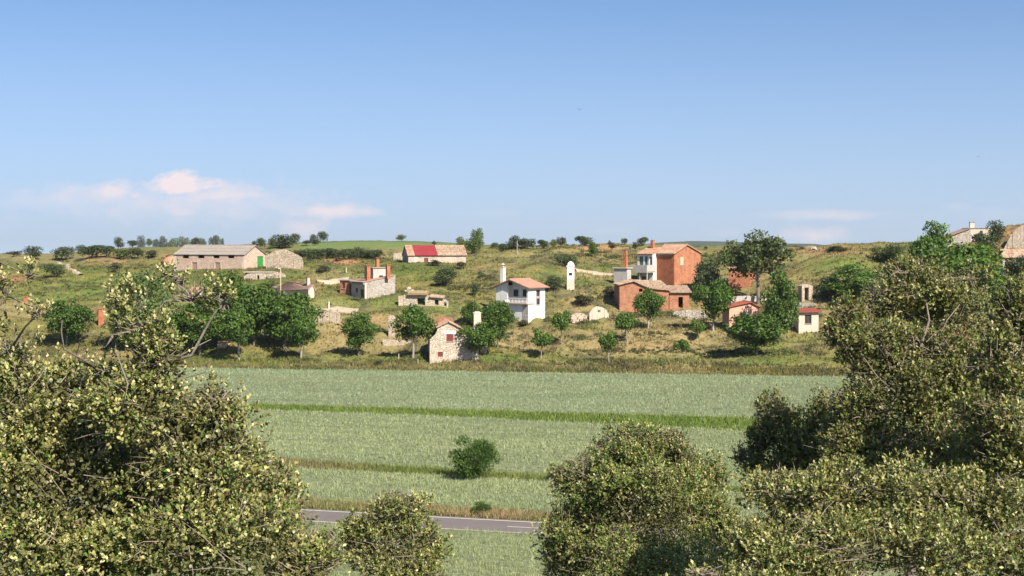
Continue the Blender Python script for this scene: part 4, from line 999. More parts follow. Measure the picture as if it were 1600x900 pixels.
# loggia recess: back wall with two windows, floor slab, side walls
dpt = 1.7
def rl(px, py): return h.f(px, py, dpt)
wins = []
for a, c in ((802, 810), (816.5, 823)):
    p, q = rl(a, 452), rl(c, 463.5); wins.append((p[0], q[0], q[1], p[1]))
b = MB(); b.panel(lambda u, t, z: (u, dpt + t, z), x0 - .2, x1 + .25, z0, hw - .05, .2, wins); b.prism([(x0 - .2, hw - .049), (x1 + .25, hw - .049), (x1 + .25, hw + (zap - hw) * (-x1 - .25) / -xk - .03), (xk, zap - .03), (x0 - .2, hw + (zap - hw) * (x0 - .2 + L) / (xk + L) - .03)], lambda u, w, t: (u, t, w), dpt, dpt + .2); b.box(x0 - .2, x0 - .004, .31, dpt - .004, z0, hw + .3); b.box(x1 + .004, x1 + .2, .31, dpt, z0, hw); b.build('loggia_wall', M_white, h.o)
for u0, u1, za, zb_ in wins:
    p = MB().box(u0, u1, dpt + .1, dpt + .14, za, zb_).build('window', M_wood, h.o); MB().box(u0 + .1, (u0 + u1) / 2 - .04, dpt + .08, dpt + .098, za + .1, zb_ - .1).build('pane', M_glass, p); MB().box((u0 + u1) / 2 + .04, u1 - .1, dpt + .08, dpt + .098, za + .1, zb_ - .1).build('pane', M_glass, p)
MB().box(x0 - .35, x1 + .5, -.55, dpt, z0 - .22, z0 - .004).build('balcony_floor', M_tile_r, h.o)
rail = MB().box(x0 - .3, x1 + .4, -.5, -.36, z0 + .92, z0 + 1.06).build('balustrade', M_white, h.o)
MB().box(x0 - .3, x1 + .4, -.5, -.36, z0, z0 + .12).build('bottom_rail', M_white, rail)
nb = 16
for k in range(nb):
    x = x0 - .2 + (x1 - x0 + .5) * k / (nb - 1); MB().lathe([(.05, z0 + .121), (.085, z0 + .35), (.04, z0 + .6), (.06, z0 + .9199)], 8, x, -.43).build('baluster', M_white, rail)
# stone strip on the lower wall
a, zz0 = h.f(817, 500); c, zz1 = h.f(826, 476); MB().box(a, -.004, -.05, -.002, -3, zz1).build('stone_facing', M_grey_st, h.o)
a, c = h.r(837, 452)[0], h.r(845, 452)[0]; MB().box(.002, .03, a - .0, c + .0, h.r(838, 465.6)[1], h.r(838, 463.4)[1]).build('stone_facing', M_pale_st, h.o)
h.h, h.hr, h.ridge = hw, zap, rdg
h.roof('y', M_tile_r, .75, .75, True, .14, amp=.035, jit=.008)
bb = MB(); bb.prism([(-L, hw), (0, hw), (xk, zap)], lambda u, w, t: (u, D - t, w), 0, .3); bb.build('gable', M_white, h.o)
c = h.chim_px(781.5, 790, 417, D * .25, hw, M_white, cap=M_white)
sx, sz = h.f(786, 417, D * .25); MB().lathe([(.12, sz + .0), (.12, sz + .35), (.45, sz + .45), (.05, sz + .75)], 10, sx, D * .25).build('cowl', M_cream, c)

M_cott = stone('limewashed_stone', [(0.52, 0.43, 0.34), (0.60, 0.52, 0.43), (0.42, 0.34, 0.27), (0.66, 0.59, 0.50)], (0.46, 0.38, 0.30), 2.0, 0.08)
# --- small stone house under the trees at the field edge
h = House('stone_cottage', 'small pale stone cottage at the field edge with a red tile roof', 'cottage', (748, 561), 671.5, None, 6, depth=7.5)
L, D = h.L, h.D; lz = lambda px, py: h.f(px, py)
h.open('f', 697.5, 522, 708, 533.5, 'shutter', M_reddoor); h.open('f', 684, 550, 692, 557.5, 'door', M_reddoor)
pl, pr = lz(684, 512), lz(716, 511); ap = lz(701, 503.5)
h.walls(lz(672, 531)[1], M_cott, .5); s0 = h.h
b = MB(); b.prism([(-L, s0), (lz(716, 520)[0] + 2.2, s0), (lz(716, 520)[0] + 2.2, pr[1] - 1.0), (pr[0], pr[1]), (ap[0], ap[1]), (pl[0], pl[1]), (lz(681, 521)[0], lz(681, 522)[1]), (lz(675, 528)[0], lz(675, 527)[1])],
        lambda u, w, t: (u, t, w), 0, .5)
# keep the window open above the sill course
b = MB(); wx0, wx1, wz0, wz1 = h.holes['f'][0]
xr = pr[0] + 2.4
def topz(x): return float(np.interp(x, [-L, lz(675, 527)[0], lz(681, 522)[0], pl[0], ap[0], pr[0], xr], [s0 + .02, lz(675, 527)[1], lz(681, 522)[1], pl[1], ap[1], pr[1], pr[1] - 1.3]))
xs = sorted({-L, wx0, wx1, xr, ap[0], pl[0], pr[0], *np.linspace(-L, xr, 26)})
for i in range(len(xs) - 1):
    m = (xs[i] + xs[i + 1]) / 2
    for za in ([(s0, wz0), (wz1, None)] if wx0 < m < wx1 else [(s0, None)]):
        if za[1] is not None:
            if za[1] > za[0] + .01: b.box(xs[i], xs[i + 1], 0, .5, za[0] + .001, za[1])
        else: b.prism([(xs[i], za[0] + .001), (xs[i + 1], za[0] + .001), (xs[i + 1], topz(xs[i + 1])), (xs[i], topz(xs[i]))], lambda u, w, t: (u, t, w), 0, .5)
b.build('gable', M_cott, h.o)
MB().box(wx0 - .5, wx1 + .5, -.05, -.002, wz1 + .02, wz1 + .55).build('lintel', M_white, h.o)
MB().box(pl[0], pl[0] + .4, .51, D, s0 - .5, pl[1] - .1).build('upper_wall', M_pale_st, h.o); MB().box(xr - .4, xr, .51, D, s0 - .5, pr[1] - 1.35).build('upper_wall', M_pale_st, h.o)
b = MB(); b.tiles((pl[0] - .3, D, pl[1] + .05), (pl[0] - .3, -.35, pl[1] + .05), (ap[0], -.35, ap[1] + .2), (ap[0], D, ap[1] + .2), th=.12, jit=.03, seed=5)
b.tiles((xr + .3, -.35, pr[1] - 1.3), (xr + .3, D, pr[1] - 1.3), (ap[0], D, ap[1] + .2), (ap[0], -.35, ap[1] + .2), th=.12, jit=.03, seed=6); b.build('roof', M_tile, h.o)
MB().box(xr + .01, -.01, .4, 6.0, s0 - .3, s0 + .12).build('lean_to_roof', M_tile_o, h.o)
h.chim_px(739.5, 751.5, 487, 4.0, s0 - 1, M_cream, cap=M_white, style='pot')
rubble('ruined_wall', 'roofless ruin with red brick stubs behind the stone cottage', 'ruin', 680, 709, [(680, 500), (684, 494), (688, 493.5), (690, 497), (704, 495), (708, 497), (709, 503)], 519, .6, M_adobe, 0, seed=21)
rubble('stone_pillar', 'tall free-standing stone pillar left of the round tree', 'pillar', 607, 616, [(607, 495), (609, 492.5), (613, 493), (616, 496)], 529, .8, M_pale_st, -10, seed=23, jag=.08)
rubble('garden_wall', 'low pale stone wall behind the round tree', 'wall', 598, 668, [(598, 530), (625, 532), (668, 536)], 539, .5, M_pale_st, -2, seed=25, jag=.06)
rubble('ruined_wall', 'broken pale wall stub right of the stone cottage', 'wall', 750, 760, [(750, 541), (753, 538), (758, 540), (760, 545)], 552, .6, M_pale_st, -8, seed=27)
rubble('retaining_wall', 'long pale dry stone wall by the path left of the dark tree', 'wall', 492, 530, [(492, 489), (505, 487), (522, 486), (530, 490)], 504, .7, M_pale_st, -12, seed=29, jag=.08)
rubble('field_wall', 'dark low stone wall on the terrace below the adobe house', 'wall', 1052, 1105, [(1052, 487), (1075, 484), (1105, 486)], 499, .6, M_grey_st, 0, seed=31, jag=.12)
rubble('garden_wall', 'grey concrete terrace wall behind the pink house', 'wall', 1142, 1200, [(1142, 463), (1170, 462), (1200, 464)], 472, .3, M_conc, 4, seed=33, jag=.02)
rubble('garden_wall', 'flat grey terrace edge under the cellar doorway', 'wall', 1240, 1276, [(1240, 474), (1258, 473), (1276, 474)], 481, .5, M_concd, 2, seed=35, jag=.02)

# --- white ventilation tower
x, y, z = at(891.5, 453); k = y / F
t = empty('ventilation_tower', (x, y, z)); tag(t, 'slender white masonry tower with a domed cap on the grassy slope', 'tower')
zt = lambda py: EYE - (py - HY) / F * y - z
b = MB(); b.taper(0, 0, -1.2, zt(437), 12.4 * k, 12.4 * k, 11.4 * k, 11.4 * k); b.build('base', M_cream, t)
b = MB(); wv = 5.7 * k; b.panel(lambda u, q, w: (u, -wv + q, w), -wv, wv, zt(437) + .002, zt(416.5), .25, [(-.42, .32, zt(430.5), zt(426))]); b.panel(lambda u, q, w: (u, wv - q, w), -wv, wv, zt(437) + .002, zt(416.5), .25)
b.panel(lambda u, q, w: (wv - q, u, w), -wv + .25, wv - .25, zt(437) + .002, zt(416.5), .25); b.panel(lambda u, q, w: (-wv + q, u, w), -wv + .25, wv - .25, zt(437) + .002, zt(416.5), .25)
b.build('shaft', M_white, t)
MB().taper(0, 0, zt(416.4), zt(415), 13.4 * k, 13.4 * k).build('cornice', M_white, t)
MB().lathe([(6.1 * k, zt(414.9)), (5.7 * k, zt(413)), (4.2 * k, zt(410.6)), (2.2 * k, zt(409)), (.6 * k, zt(408.2)), (.02, zt(408))], 18).build('dome', M_white, t, True)

# --- big brick house with terrace
h = House('brick_house', 'large two-storey orange brick house with a tile roof on the hilltop', 'house', (1053, 447), 1021, 1095, -42)
L, D = h.L, h.D; hw = h.zc(396.5); yr = h.r(1072.5, 383)
h.open('r', 1063, 401, 1068.5, 414, 'shutter', M_pshut); 
h.walls(hw, M_brick_shade, .3, 'x', yr[1], mats=M_brick, ridge=yr[0] / D)
h.roof('x', M_tile, .35, .35, True, .14)
MB().box(-L - .1, .04, -.05, -.003, hw - .3, hw - .02).build('cornice', M_cream, h.o)
BR = h
h.chim_px(1016.5, 1023, 375, D * .2, hw - 2, M_chim, cap=M_chim)
# white-plastered wing
g2 = House('plastered_wing', 'white plastered house wing with green shutters and terrace, joined left of the brick house', 'house', (1020, 446), 996, None, -42, depth=D * .75, d=BR.P[1] + 2.2)
hw2 = g2.zc(397); g2.open('f', 999, 400.5, 1005, 414, 'shutter', M_shut); g2.open('f', 1007.5, 400.5, 1012, 414, 'shutter', M_shut); g2.open('f', 1015, 401, 1018.5, 414, 'hole')
g2.walls(hw2, M_white, .3, 'x', hw2 + 1.35); g2.roof('x', M_tile, .45, .15, True, .14)
zt = g2.zc(413.5); zb = g2.zc(425)
pw = 3.0; Lx = g2.L
MB().box(-Lx - .8, .7, -pw, -.004, zb - .12, zb + .25).build('terrace_floor', M_concd, g2.o)
b = MB(); b.box(-Lx - .8, .7, -pw - .15, -pw, zb - .13, zt - .1); b.box(.55, .7, -pw + .001, -.005, zb + .252, zt - .1); b.box(-Lx - .8, -Lx - .65, -pw + .001, -.005, zb + .252, zt - .1); b.build('parapet', M_conc, g2.o)
for x_ in (-Lx - .6, -Lx * .35, .5): MB().box(x_ - .1, x_ + .1, -pw + .05, -pw + .25, -3, zb - .125).build('pillar', M_conc, g2.o)
MB().box(-Lx * .7, -Lx * .3, -.06, -.005, -1.5, zb - 1.0).build('garage_door', M_wood, g2.o)
# stair flight down from the terrace
st = empty('stair', (0, 0, 0)); st.parent = g2.o; bpy.data.objects.remove(st)
b = MB(); n = 12
for k_ in range(n): b.box(-Lx - .85 - .32 * (k_ + 1), -Lx - .85 - .32 * k_, -pw, -pw + 1.1, -3, zb + .2 - (k_ + 1) * .26)
b.build('stair', M_conc, g2.o)
an = House('concrete_annex', 'low grey concrete annex with a flat roof and tall orange chimney', 'annex', (980, 448), 959.5, 986, -34, d=BR.P[1] + .3)
an.walls(an.zc(419.5), M_conc, .25); an.roof('flat', M_cream, .3, tiles=False, th=.18)
an.chim_px(973.5, 981, 390, an.D * .5, an.h, M_chim, cap=M_chim)
# --- adobe house below it
h = House('adobe_house', 'old adobe brick house with a sagging lichen-covered tile roof', 'house', (1045, 486), 968, None, 4, depth=8.0)
L, D = h.L, h.D; lz = h.f
h.open('f', 998.5, 450, 1004, 456, 'hole'); h.open('f', 1012, 458, 1018, 470, 'shutter', M_wood)
he = lz(1014, 451)[1]; h.walls(he, M_adobe, .5)
a0 = lz(968, 444); a1 = lz(990, 439.5)
b = MB(); b.prism([(-L, he + .001), (lz(1012, 450)[0], he + .001), (a1[0], a1[1]), (a0[0] + .02, a0[1])], lambda u, w, t: (u, t, w), 0, .5); b.prism([(-L, he + .001), (lz(1012, 450)[0], he + .001), (a1[0], a1[1]), (a0[0] + .02, a0[1])], lambda u, w, t: (u, D - t, w), 0, .5)
b.box(-L, -L + .4, .51, D - .51, he + .001, a0[1] - .1); b.build('gable', M_adobe, h.o)
b = MB(); zr = a1[1] + .12
b.tiles((a0[0] - .4, D + .4, a0[1] - .1), (a0[0] - .4, -.45, a0[1] - .1), (a1[0], -.45, zr), (a1[0], D + .4, zr), th=.14, jit=.07, seed=9)
b.tiles((lz(1016, 451)[0], -.5, he + .12), (.6, -.5, he - .3), (-.6, D * .8, zr - .1), (a1[0] + .05, D * .8, zr + .12), th=.14, jit=.08, sag=.2, seed=10)
b.tiles((a1[0] + .02, -.45, zr), (lz(1016, 451)[0], -.5, he + .12), (a1[0] + .6, D * .8, zr + .1), (a1[0] + .03, D * .8, zr + .1), th=.14, jit=.07, seed=11)
b.build('roof', M_tile_o, h.o)
h = House('adobe_shed', 'dark red adobe lean-to with a low tile roof beside the adobe house', 'shed', (1077, 482), 1046, None, 4, depth=5.0)
h.open('f', 1060, 464, 1067, 481, 'hole'); h.walls(h.zc(456), M_adobe, .4)
b = MB(); L = h.L; b.tiles((-L - .1, -.6, h.h - .05), (.5, -.6, h.h - .05), (.5, 5.2, h.h + 1.2), (-L - .1, 5.2, h.h + 1.2), th=.14, jit=.06, seed=14); b.build('roof', M_tile_o, h.o)
h = House('brick_house', 'plain red brick building behind the big walnut tree', 'house', (1172, 449), 1138, 1180, -15); h.walls(h.zc(421), M_brick, .3, 'x', h.zc(414)); h.roof('x', M_tile, .3, .2)

# --- pink house, white house with red roof, doorway
h = House('pink_house', 'small pink rendered house with red tiles on the eaves', 'house', (1186, 515), 1139.5, None, 5, depth=6.0)
L = h.L; h.open('f', 1155, 488, 1166, 499, 'window', frame=M_white)
h.walls(h.zc(480), M_pink, .3, 'y', h.f(1173, 473)[1], ridge=(h.f(1173, 473)[0] + L) / L); h.roof('y', M_tile_red, .4, .35)
MB().box(-L - .02, -L + 1.6, -.5, -.03, -2, .35).build('step', M_redsoil, h.o)
h = House('white_cottage', 'small cream cottage with a red eave partly behind the oak', 'cottage', (1279, 519), 1248, None, 4, depth=5.0)
h.open('f', 1257.5, 492, 1268, 506, 'window'); h.walls(h.zc(487.5), M_cream, .3)
b = MB(); L = h.L; b.tiles((-L - .5, -.6, h.h + .02), (.5, -.6, h.h + .15), (.5, 5.3, h.h + .55), (-L - .5, 5.3, h.h + .45), th=.14, seed=15); b.build('roof', M_tile_red, h.o)
rubble('cellar_entrance', 'stone doorway of a cellar dug into the green mound', 'cellar', 1253, 1270, [(1253, 446.5), (1256, 445), (1262, 444), (1267, 445), (1270, 447)], 470, 3.0, M_pale_st, 4, holes=[(1257.5, 449.5, 1263.5, 472)], seed=41, jag=.06)
rubble('cellar_entrance', 'small arched white cellar front left of the adobe house', 'cellar', 921, 951, [(921, 489), (925, 483), (933, 478.5), (941, 480), (947, 484), (951, 490)], 498, .7, M_cream, 6, holes=[(933, 484, 939, 488)], seed=43, jag=.04)
rubble('ruined_wall', 'low pale stone wall under the white tower slope', 'wall', 893, 918, [(893, 492), (900, 488), (910, 489), (918, 493)], 501, .6, M_pale_st, 0, seed=45)
# house glimpsed through the right oak
h = House('oak_hidden_house', 'pale house with a red tile roof glimpsed through the right holm oak', 'house', (1520, 572), 1465, None, 10, depth=6)
h.open('f', 1480, 552, 1487, 570, 'door', M_wood); h.walls(h.zc(540), M_rosy, .3, 'x', h.zc(512)); h.roof('x', M_tile_red, .4, .3)
# hilltop house on the right
h = House('hilltop_house', 'whitish stone house with a long slanting roof on the right hilltop', 'house', (1550, 374), 1516, None, -6, depth=9.0)
L = h.L; h.open('f', 1531, 360.5, 1535.5, 367.5, 'window'); h.walls(h.zc(357), M_cream, .4)
h.roof('flat', M_concd, .15, tiles=False, th=.16)
a = h.f(1478, 374); zt_ = h.h
b = MB(); b.prism([(a[0], -3), (-L - .004, -3), (-L - .004, zt_ - .15), (a[0], h.f(1478, 372)[1])], lambda u, w, t: (u, t, w), .05, 8.5); b.build('wall', M_grey_st, h.o)
MB().slab((a[0] - .5, -.3, h.f(1478, 371)[1]), (-L - .02, -.3, zt_ + .12), (-L - .02, 9.0, zt_ + .12), (a[0] - .5, 9.0, h.f(1478, 371)[1]), .16).build('slanting_roof', M_brsheet, h.o)
h.chimney(-L + .6, 1.2, zt_ - .4, h.zc(346.5), 1.0, M_cream, cap=M_brick)
rubble('earth_bluff', 'pale pinkish eroded earth and rubble bluff at the right edge of the skyline', 'bluff', 1568, 1640, [(1568, 389), (1573, 379), (1580, 367), (1588, 358), (1596, 352), (1606, 349), (1620, 351), (1640, 356)], 392, 5.0, M_pale_st, -20, seed=51, jag=.22)
# tiled roof and stove chimney at the right edge
h = House('tiled_shed', 'dark shed with a light tile roof at the right edge', 'shed', (1567, 437), 1562, 1640, -70); L, D = h.L, h.D
h.walls(h.zc(404), M_grey_st, .4); b = MB(); b.tiles((.5, -.4, h.h + .1), (.5, D, h.h + .1), (-L * .5, D, h.h + 2.0), (-L * .5, -.4, h.h + 2.0), th=.16, amp=.07, seed=17)
b.tiles((-L - .4, D, h.h + .1), (-L - .4, -.4, h.h + .1), (-L * .5, -.4, h.h + 2.0), (-L * .5, D, h.h + 2.0), th=.16, amp=.07, seed=18); b.build('roof', M_tile_o, h.o)
MB().prism([(-L, h.h), (0, h.h), (-L * .5, h.h + 1.85)], lambda u, w, t: (u, t, w), 0, .4).build('gable', M_grey_st, h.o)
def lone_chimney(label, px0, px1, top, base, mat, pipe=None, d=None):
    x, y, z = at((px0 + px1) / 2, base); w_ = (px1 - px0) / F * y; zt = EYE - (top - HY) / F * y - z
    t = empty('cellar_chimney', (x, y, z), R(20)); tag(t, label, 'chimney')
    MB().taper(0, 0, -1, zt - .25, w_, w_, w_ * .94, w_ * .94).build('stack', mat, t); MB().taper(0, 0, zt - .249, zt - .12, w_ * 1.15, w_ * 1.15).build('cap', mat, t)
    for a in (-.3, 0, .3): MB().taper(a * w_, 0, zt - .119, zt, w_ * .16, w_ * .5).build('vent_brick', mat, t)
    if pipe: MB().lathe([(.16, zt), (.16, EYE - (pipe - HY) / F * y - z - .3), (.26, EYE - (pipe - HY) / F * y - z - .28), (.05, EYE - (pipe - HY) / F * y - z)], 10).build('stove_pipe', M_rust, t)
lone_chimney('orange brick cellar chimney with a rusty stove pipe by the tiled shed', 1540, 1551, 410, 424, M_chim, 397)
lone_chimney('orange brick cellar chimney rising beside the round dark tree on the left', 153.5, 162, 481, 508, M_chim)
lone_chimney('short red brick chimney on the left slope above the oak', 37, 43, 463, 475, M_chim)
h = House('white_cottage', 'white wall of a cottage peeping between the left trees', 'cottage', (312, 475), 297, 318, -30); h.walls(h.zc(455), M_white, .3, 'x', h.zc(450)); h.roof('x', M_tile_r, .3, .2)
h = House('brick_shed', 'reddish low shed under the left row of trees', 'shed', (352, 545), 340, 360, -30); h.walls(h.zc(535), M_rosy, .3); h.roof('flat', M_tile_r, .2, tiles=False, th=.15)

# --- posts and poles
def pole(name, label, cat, px, top, base, r, mat, arm=None, d=None):
    x, y, z = at(px, base); zt = EYE - (top - HY) / F * y - z; t = empty(name, (x, y, z)); tag(t, label, cat)
    MB().tube([(0, 0, -.6), (0, 0, zt)], [r, r * .8], 8).build('post', mat, t)
    if arm:
        MB().tube([(0, 0, zt - .15), (-.15, -.5, zt + .05)], .05, 6).build('arm', mat, t)
        MB().taper(-.18, -.65, zt + .0, zt + .16, .5, .7, .3, .5).build('lamp_head', M_cream, t)
    return t
pole('street_lamp', 'pale street lamp post behind the rosy cottage roof', 'lamp post', 438.5, 420, 462, .11, M_cream, True)
pole('white_post', 'short white marker post on the bright grass', 'post', 514, 471.5, 485, .16, M_white)
pole('utility_pole', 'thin wooden pole on the crest right of the poplars', 'pole', 808, 376, 399, .12, M_barkp)
pole('fence_post', 'small pale stake at the field edge under the round tree', 'post', 623, 553, 563, .09, M_cream)
pole('fence_post', 'short pale stake right of the round tree trunk', 'post', 653, 561, 571, .07, M_cream)
pole('marker_post', 'pale post standing on the slope above the brick shed', 'post', 541, 418, 427, .15, M_cream)
# paths
def path(pts, w, nm='path'):
    q = [at(*p) for p in pts]; V = []; Fc = []; n = 0
    ex = []
    for a, b_ in zip(q[:-1], q[1:]):
        k = max(2, int(math.dist(a[:2], b_[:2]) / 1.0)); ex += [(a[0] + (b_[0] - a[0]) * i / k, a[1] + (b_[1] - a[1]) * i / k) for i in range(k)]
    ex.append(q[-1][:2]); ex = np.array(ex)
    for i, p in enumerate(ex):
        tn = ex[min(i + 1, len(ex) - 1)] - ex[max(i - 1, 0)]; tn = tn / np.linalg.norm(tn); nn = np.array((-tn[1], tn[0]))
        for s_ in (-1, -.5, 0, .5, 1):
            c_ = p + nn * s_ * w / 2 * (1 + .25 * (vnoise(i * .6, s_ * 3.0, 4) - .5)); V.append((c_[0], c_[1], float(ground(c_[0], c_[1])) + (.34 if abs(s_) < 1 else -.1)))
    m = 5
    Fc = [(i * m + j, i * m + j + 1, (i + 1) * m + j + 1, (i + 1) * m + j) for i in range(len(ex) - 1) for j in range(m - 1)]
    tag(link(nm, np_mesh(nm, V, Fc, None, True), M_path), kind='structure')
path([(898, 422), (925, 427), (958, 430)], 2.6); path([(92, 411), (108, 421), (126, 430)], 1.6); path([(495, 441), (520, 440), (545, 437)], 1.6); path([(492, 487), (525, 484), (560, 487)], 2.2)
# red earth bank left of the barn
def mound(label, px, py, w, hgt, mat):
    x, y, z = at(px, py); o = empty('earth_mound', (x, y, z)); tag(o, label, 'mound'); b = MB(); pr = [(1, -.4), (.95, .1), (.8, .45), (.55, .8), (.25, .97), (.02, 1)]
    b.lathe([(a * w / 2, c * hgt) for a, c in pr], 22); g = np.random.default_rng(3)
    b.v = [(p[0] * (1 + g.normal(0, .05)), p[1] * (1 + g.normal(0, .05)), p[2] * (1 + g.normal(0, .05))) for p in b.v]; b.build('soil', mat, o, True)
mound('red earth mound at the left end of the stone barn', 266, 413, 5.0, 2.2, M_redsoil)

# ------------------------------------------------------------------ village trees
G1 = 'trees planted along the foot of the village hill'
tree('round', 'round clipped green tree with a straight trunk left of the stone cottage', 645, 561, 477, 68, G1)
tree('round', 'green tree with a thin trunk in front of the stone cottage', 742, 563, 501, 66, G1)
tree('dense', 'tall green tree behind the stone cottage below the white house', 778, 543, 459, 56, G1)
tree('dense', 'smaller green tree behind the white cottage chimney', 740, 512, 470, 40, G1)
tree('dense', 'dark oval tree standing alone left of the stone pillar', 561, 557, 484, 58, G1)
tree('round', 'dark green tree at the right end of the left tree row', 470, 561, 480, 56, G1)
tree('round', 'green tree with a pale trunk before the left tree row', 374, 563, 482, 70, G1)
G2 = 'thick row of trees left of the village'
tree('dense', 'broad leafy green tree under the rosy cottage', 446, 545, 450, 108, G2)
tree('dense', 'tall green tree in the row, below the street lamp', 397, 540, 430, 84, G2)
tree('dense', 'green tree of the row directly below the stone barn', 345, 540, 424, 86, G2)
tree('dense', 'low dark tree at the left foot of the row', 312, 555, 462, 84, G2)
tree('willow', 'pale feathery green tree rising behind the left oak', 222, 545, 414, 112, G2)
tree('dense', 'dark green tree under the pale feathery tree', 195, 548, 480, 60, G2)
tree('dense', 'round dark tree left of the orange cellar chimney', 103, 540, 464, 76, G2)
tree('dense', 'low green tree right of the orange cellar chimney', 262, 560, 480, 70, G2)
G3 = 'young trees on the terraces'
tree('sapling', 'young tree with a dark pool of shade right of the stone cottage', 845, 561, 513, 42, G3)
tree('sapling', 'slender young tree on the slope right of the white house', 878, 538, 482, 34, G3)
tree('sapling', 'young tree on the upper terrace below the adobe house', 979, 542, 484, 42, G3)
tree('sapling', 'small young tree on the lower terrace, left of two', 952, 569, 514, 34, G3)
tree('round', 'bright young tree in front of the adobe house wall', 1013, 513, 449, 54, G3)
tree('sapling', 'smallest yellowish young tree near the field edge', 1066, 564, 527, 30, G3)
tree('sapling', 'thin yellowish sapling left of the pink house', 1089, 535, 498, 30, G3)
tree('round', 'round dark green tree left of the pink house', 1115, 517, 433, 66, G3)
tree('dense', 'wide green tree with spreading shade in front of the pink house', 1182, 556, 480, 98, G3)
tree('dense', 'tall green tree between the pink house and the cream cottage', 1218, 535, 422, 70, G3)
tree('walnut', 'large walnut tree with a forked dark trunk on the skyline', 1186, 474, 358, 116, G3)
tree('bush', 'dark leafy bush growing against the brick house gable', 1105, 458, 400, 52)
tree('far', 'dark thin tree left of the big walnut', 1098, 470, 415, 36)
G4 = 'trees behind the right oaks'
tree('bright', 'bright green pointed tree on the right below the hilltop house', 1458, 450, 346, 84, G4)
tree('bright', 'wide bright green tree behind the right oak top', 1500, 480, 372, 150, G4)
tree('bush', 'dark green bush on the skyline left of the pointed tree', 1388, 410, 380, 60, G4)
tree('bright', 'bright green bush on the mound right of the cellar doorway', 1340, 470, 412, 90, G4)
tree('bush', 'dull green bush beside the cellar doorway', 1296, 468, 428, 50, G4)
tree('far', 'dark bush in front of the hilltop house', 1540, 392, 362, 46, G4)
tree('far', 'small green tree behind the hilltop house', 1558, 378, 344, 30, G4)
tree('far', 'dark tree at the right edge beside the tiled shed', 1592, 435, 396, 46, G4)
tree('bright', 'green tree behind the oaks near the hidden house', 1420, 500, 425, 80, G4)
# the bush in the field and roadside plants
tree('fan', 'bushy green willow standing alone on the bank between the fields', 748, 754, 682, 96)
tree('bush', 'small dark shrub on the bank beside the centre oak', 868, 757, 738, 34)
tree('fan', 'little green plant in the dry roadside grass', 752, 806, 783, 34)
tree('scrub', 'small bush at the foot of the slope left of the cottage', 590, 573, 560, 16)
# hillside shrubs
G5 = 'shrubs on the village hillside'
for a in [('bush', 'large dark rounded shrub in the middle of the hillside', 697, 447, 416, 48), ('far', 'small dark cypress-like shrub left of the white house', 741, 463, 441, 15),
          ('bush', 'dark shrub left of the white tower on the slope', 884, 416, 394, 40), ('bush', 'shrub at the right corner of the white house', 866, 455, 428, 32),
          ('bush', 'wide dark shrub on the far left slope', 85, 433, 410, 40), ('scrub', 'dark rounded shrub right of the left path', 180, 426, 407, 21),
          ('bright', 'green bush among scrub above the tower path', 927, 402, 376, 18), ('scrub', 'dark shrub below the brick shed ruins', 722, 420, 408, 22),
          ('scrub', 'brownish shrub above the ruined cellar front', 680, 415, 404, 24), ('scrub', 'dark shrub by the left corner of the adobe house', 955, 462, 446, 26),
          ('scrub', 'shrub in the dip below the white tower', 912, 478, 460, 34), ('scrub', 'low shrub right under the white house wall', 818, 510, 498, 22),
          ('scrub', 'dull shrub left of the barn', 255, 420, 408, 20), ('scrub', 'dark shrub beside the marker post path', 560, 402, 390, 22),
          ('bush', 'green shrub below the street lamp', 418, 452, 440, 30), ('scrub', 'brown shrub under the ruined wall by the barn', 505, 425, 414, 24)]:
    tree(a[0], a[1], *a[2:], group=G5, name='shrub', cat='shrub')
# hedge under the green field
G6 = 'scrub hedge under the green hilltop field'
for i, px in enumerate((470, 484, 498, 511, 524, 537, 549, 562, 576, 590)):
    tree('far', 'dark scrub bush, %s in the hedge below the green hilltop field' % ('first from the left', 'second from the left', 'third from the left', 'fourth from the left', 'fifth from the left', 'fifth from the right', 'fourth from the right', 'third from the right', 'second from the right', 'first from the right')[i], px, 403 + (i * 7) % 4, 389 - (i * 5) % 4, 22 + (i * 11) % 9, G6, 'shrub', 'shrub')
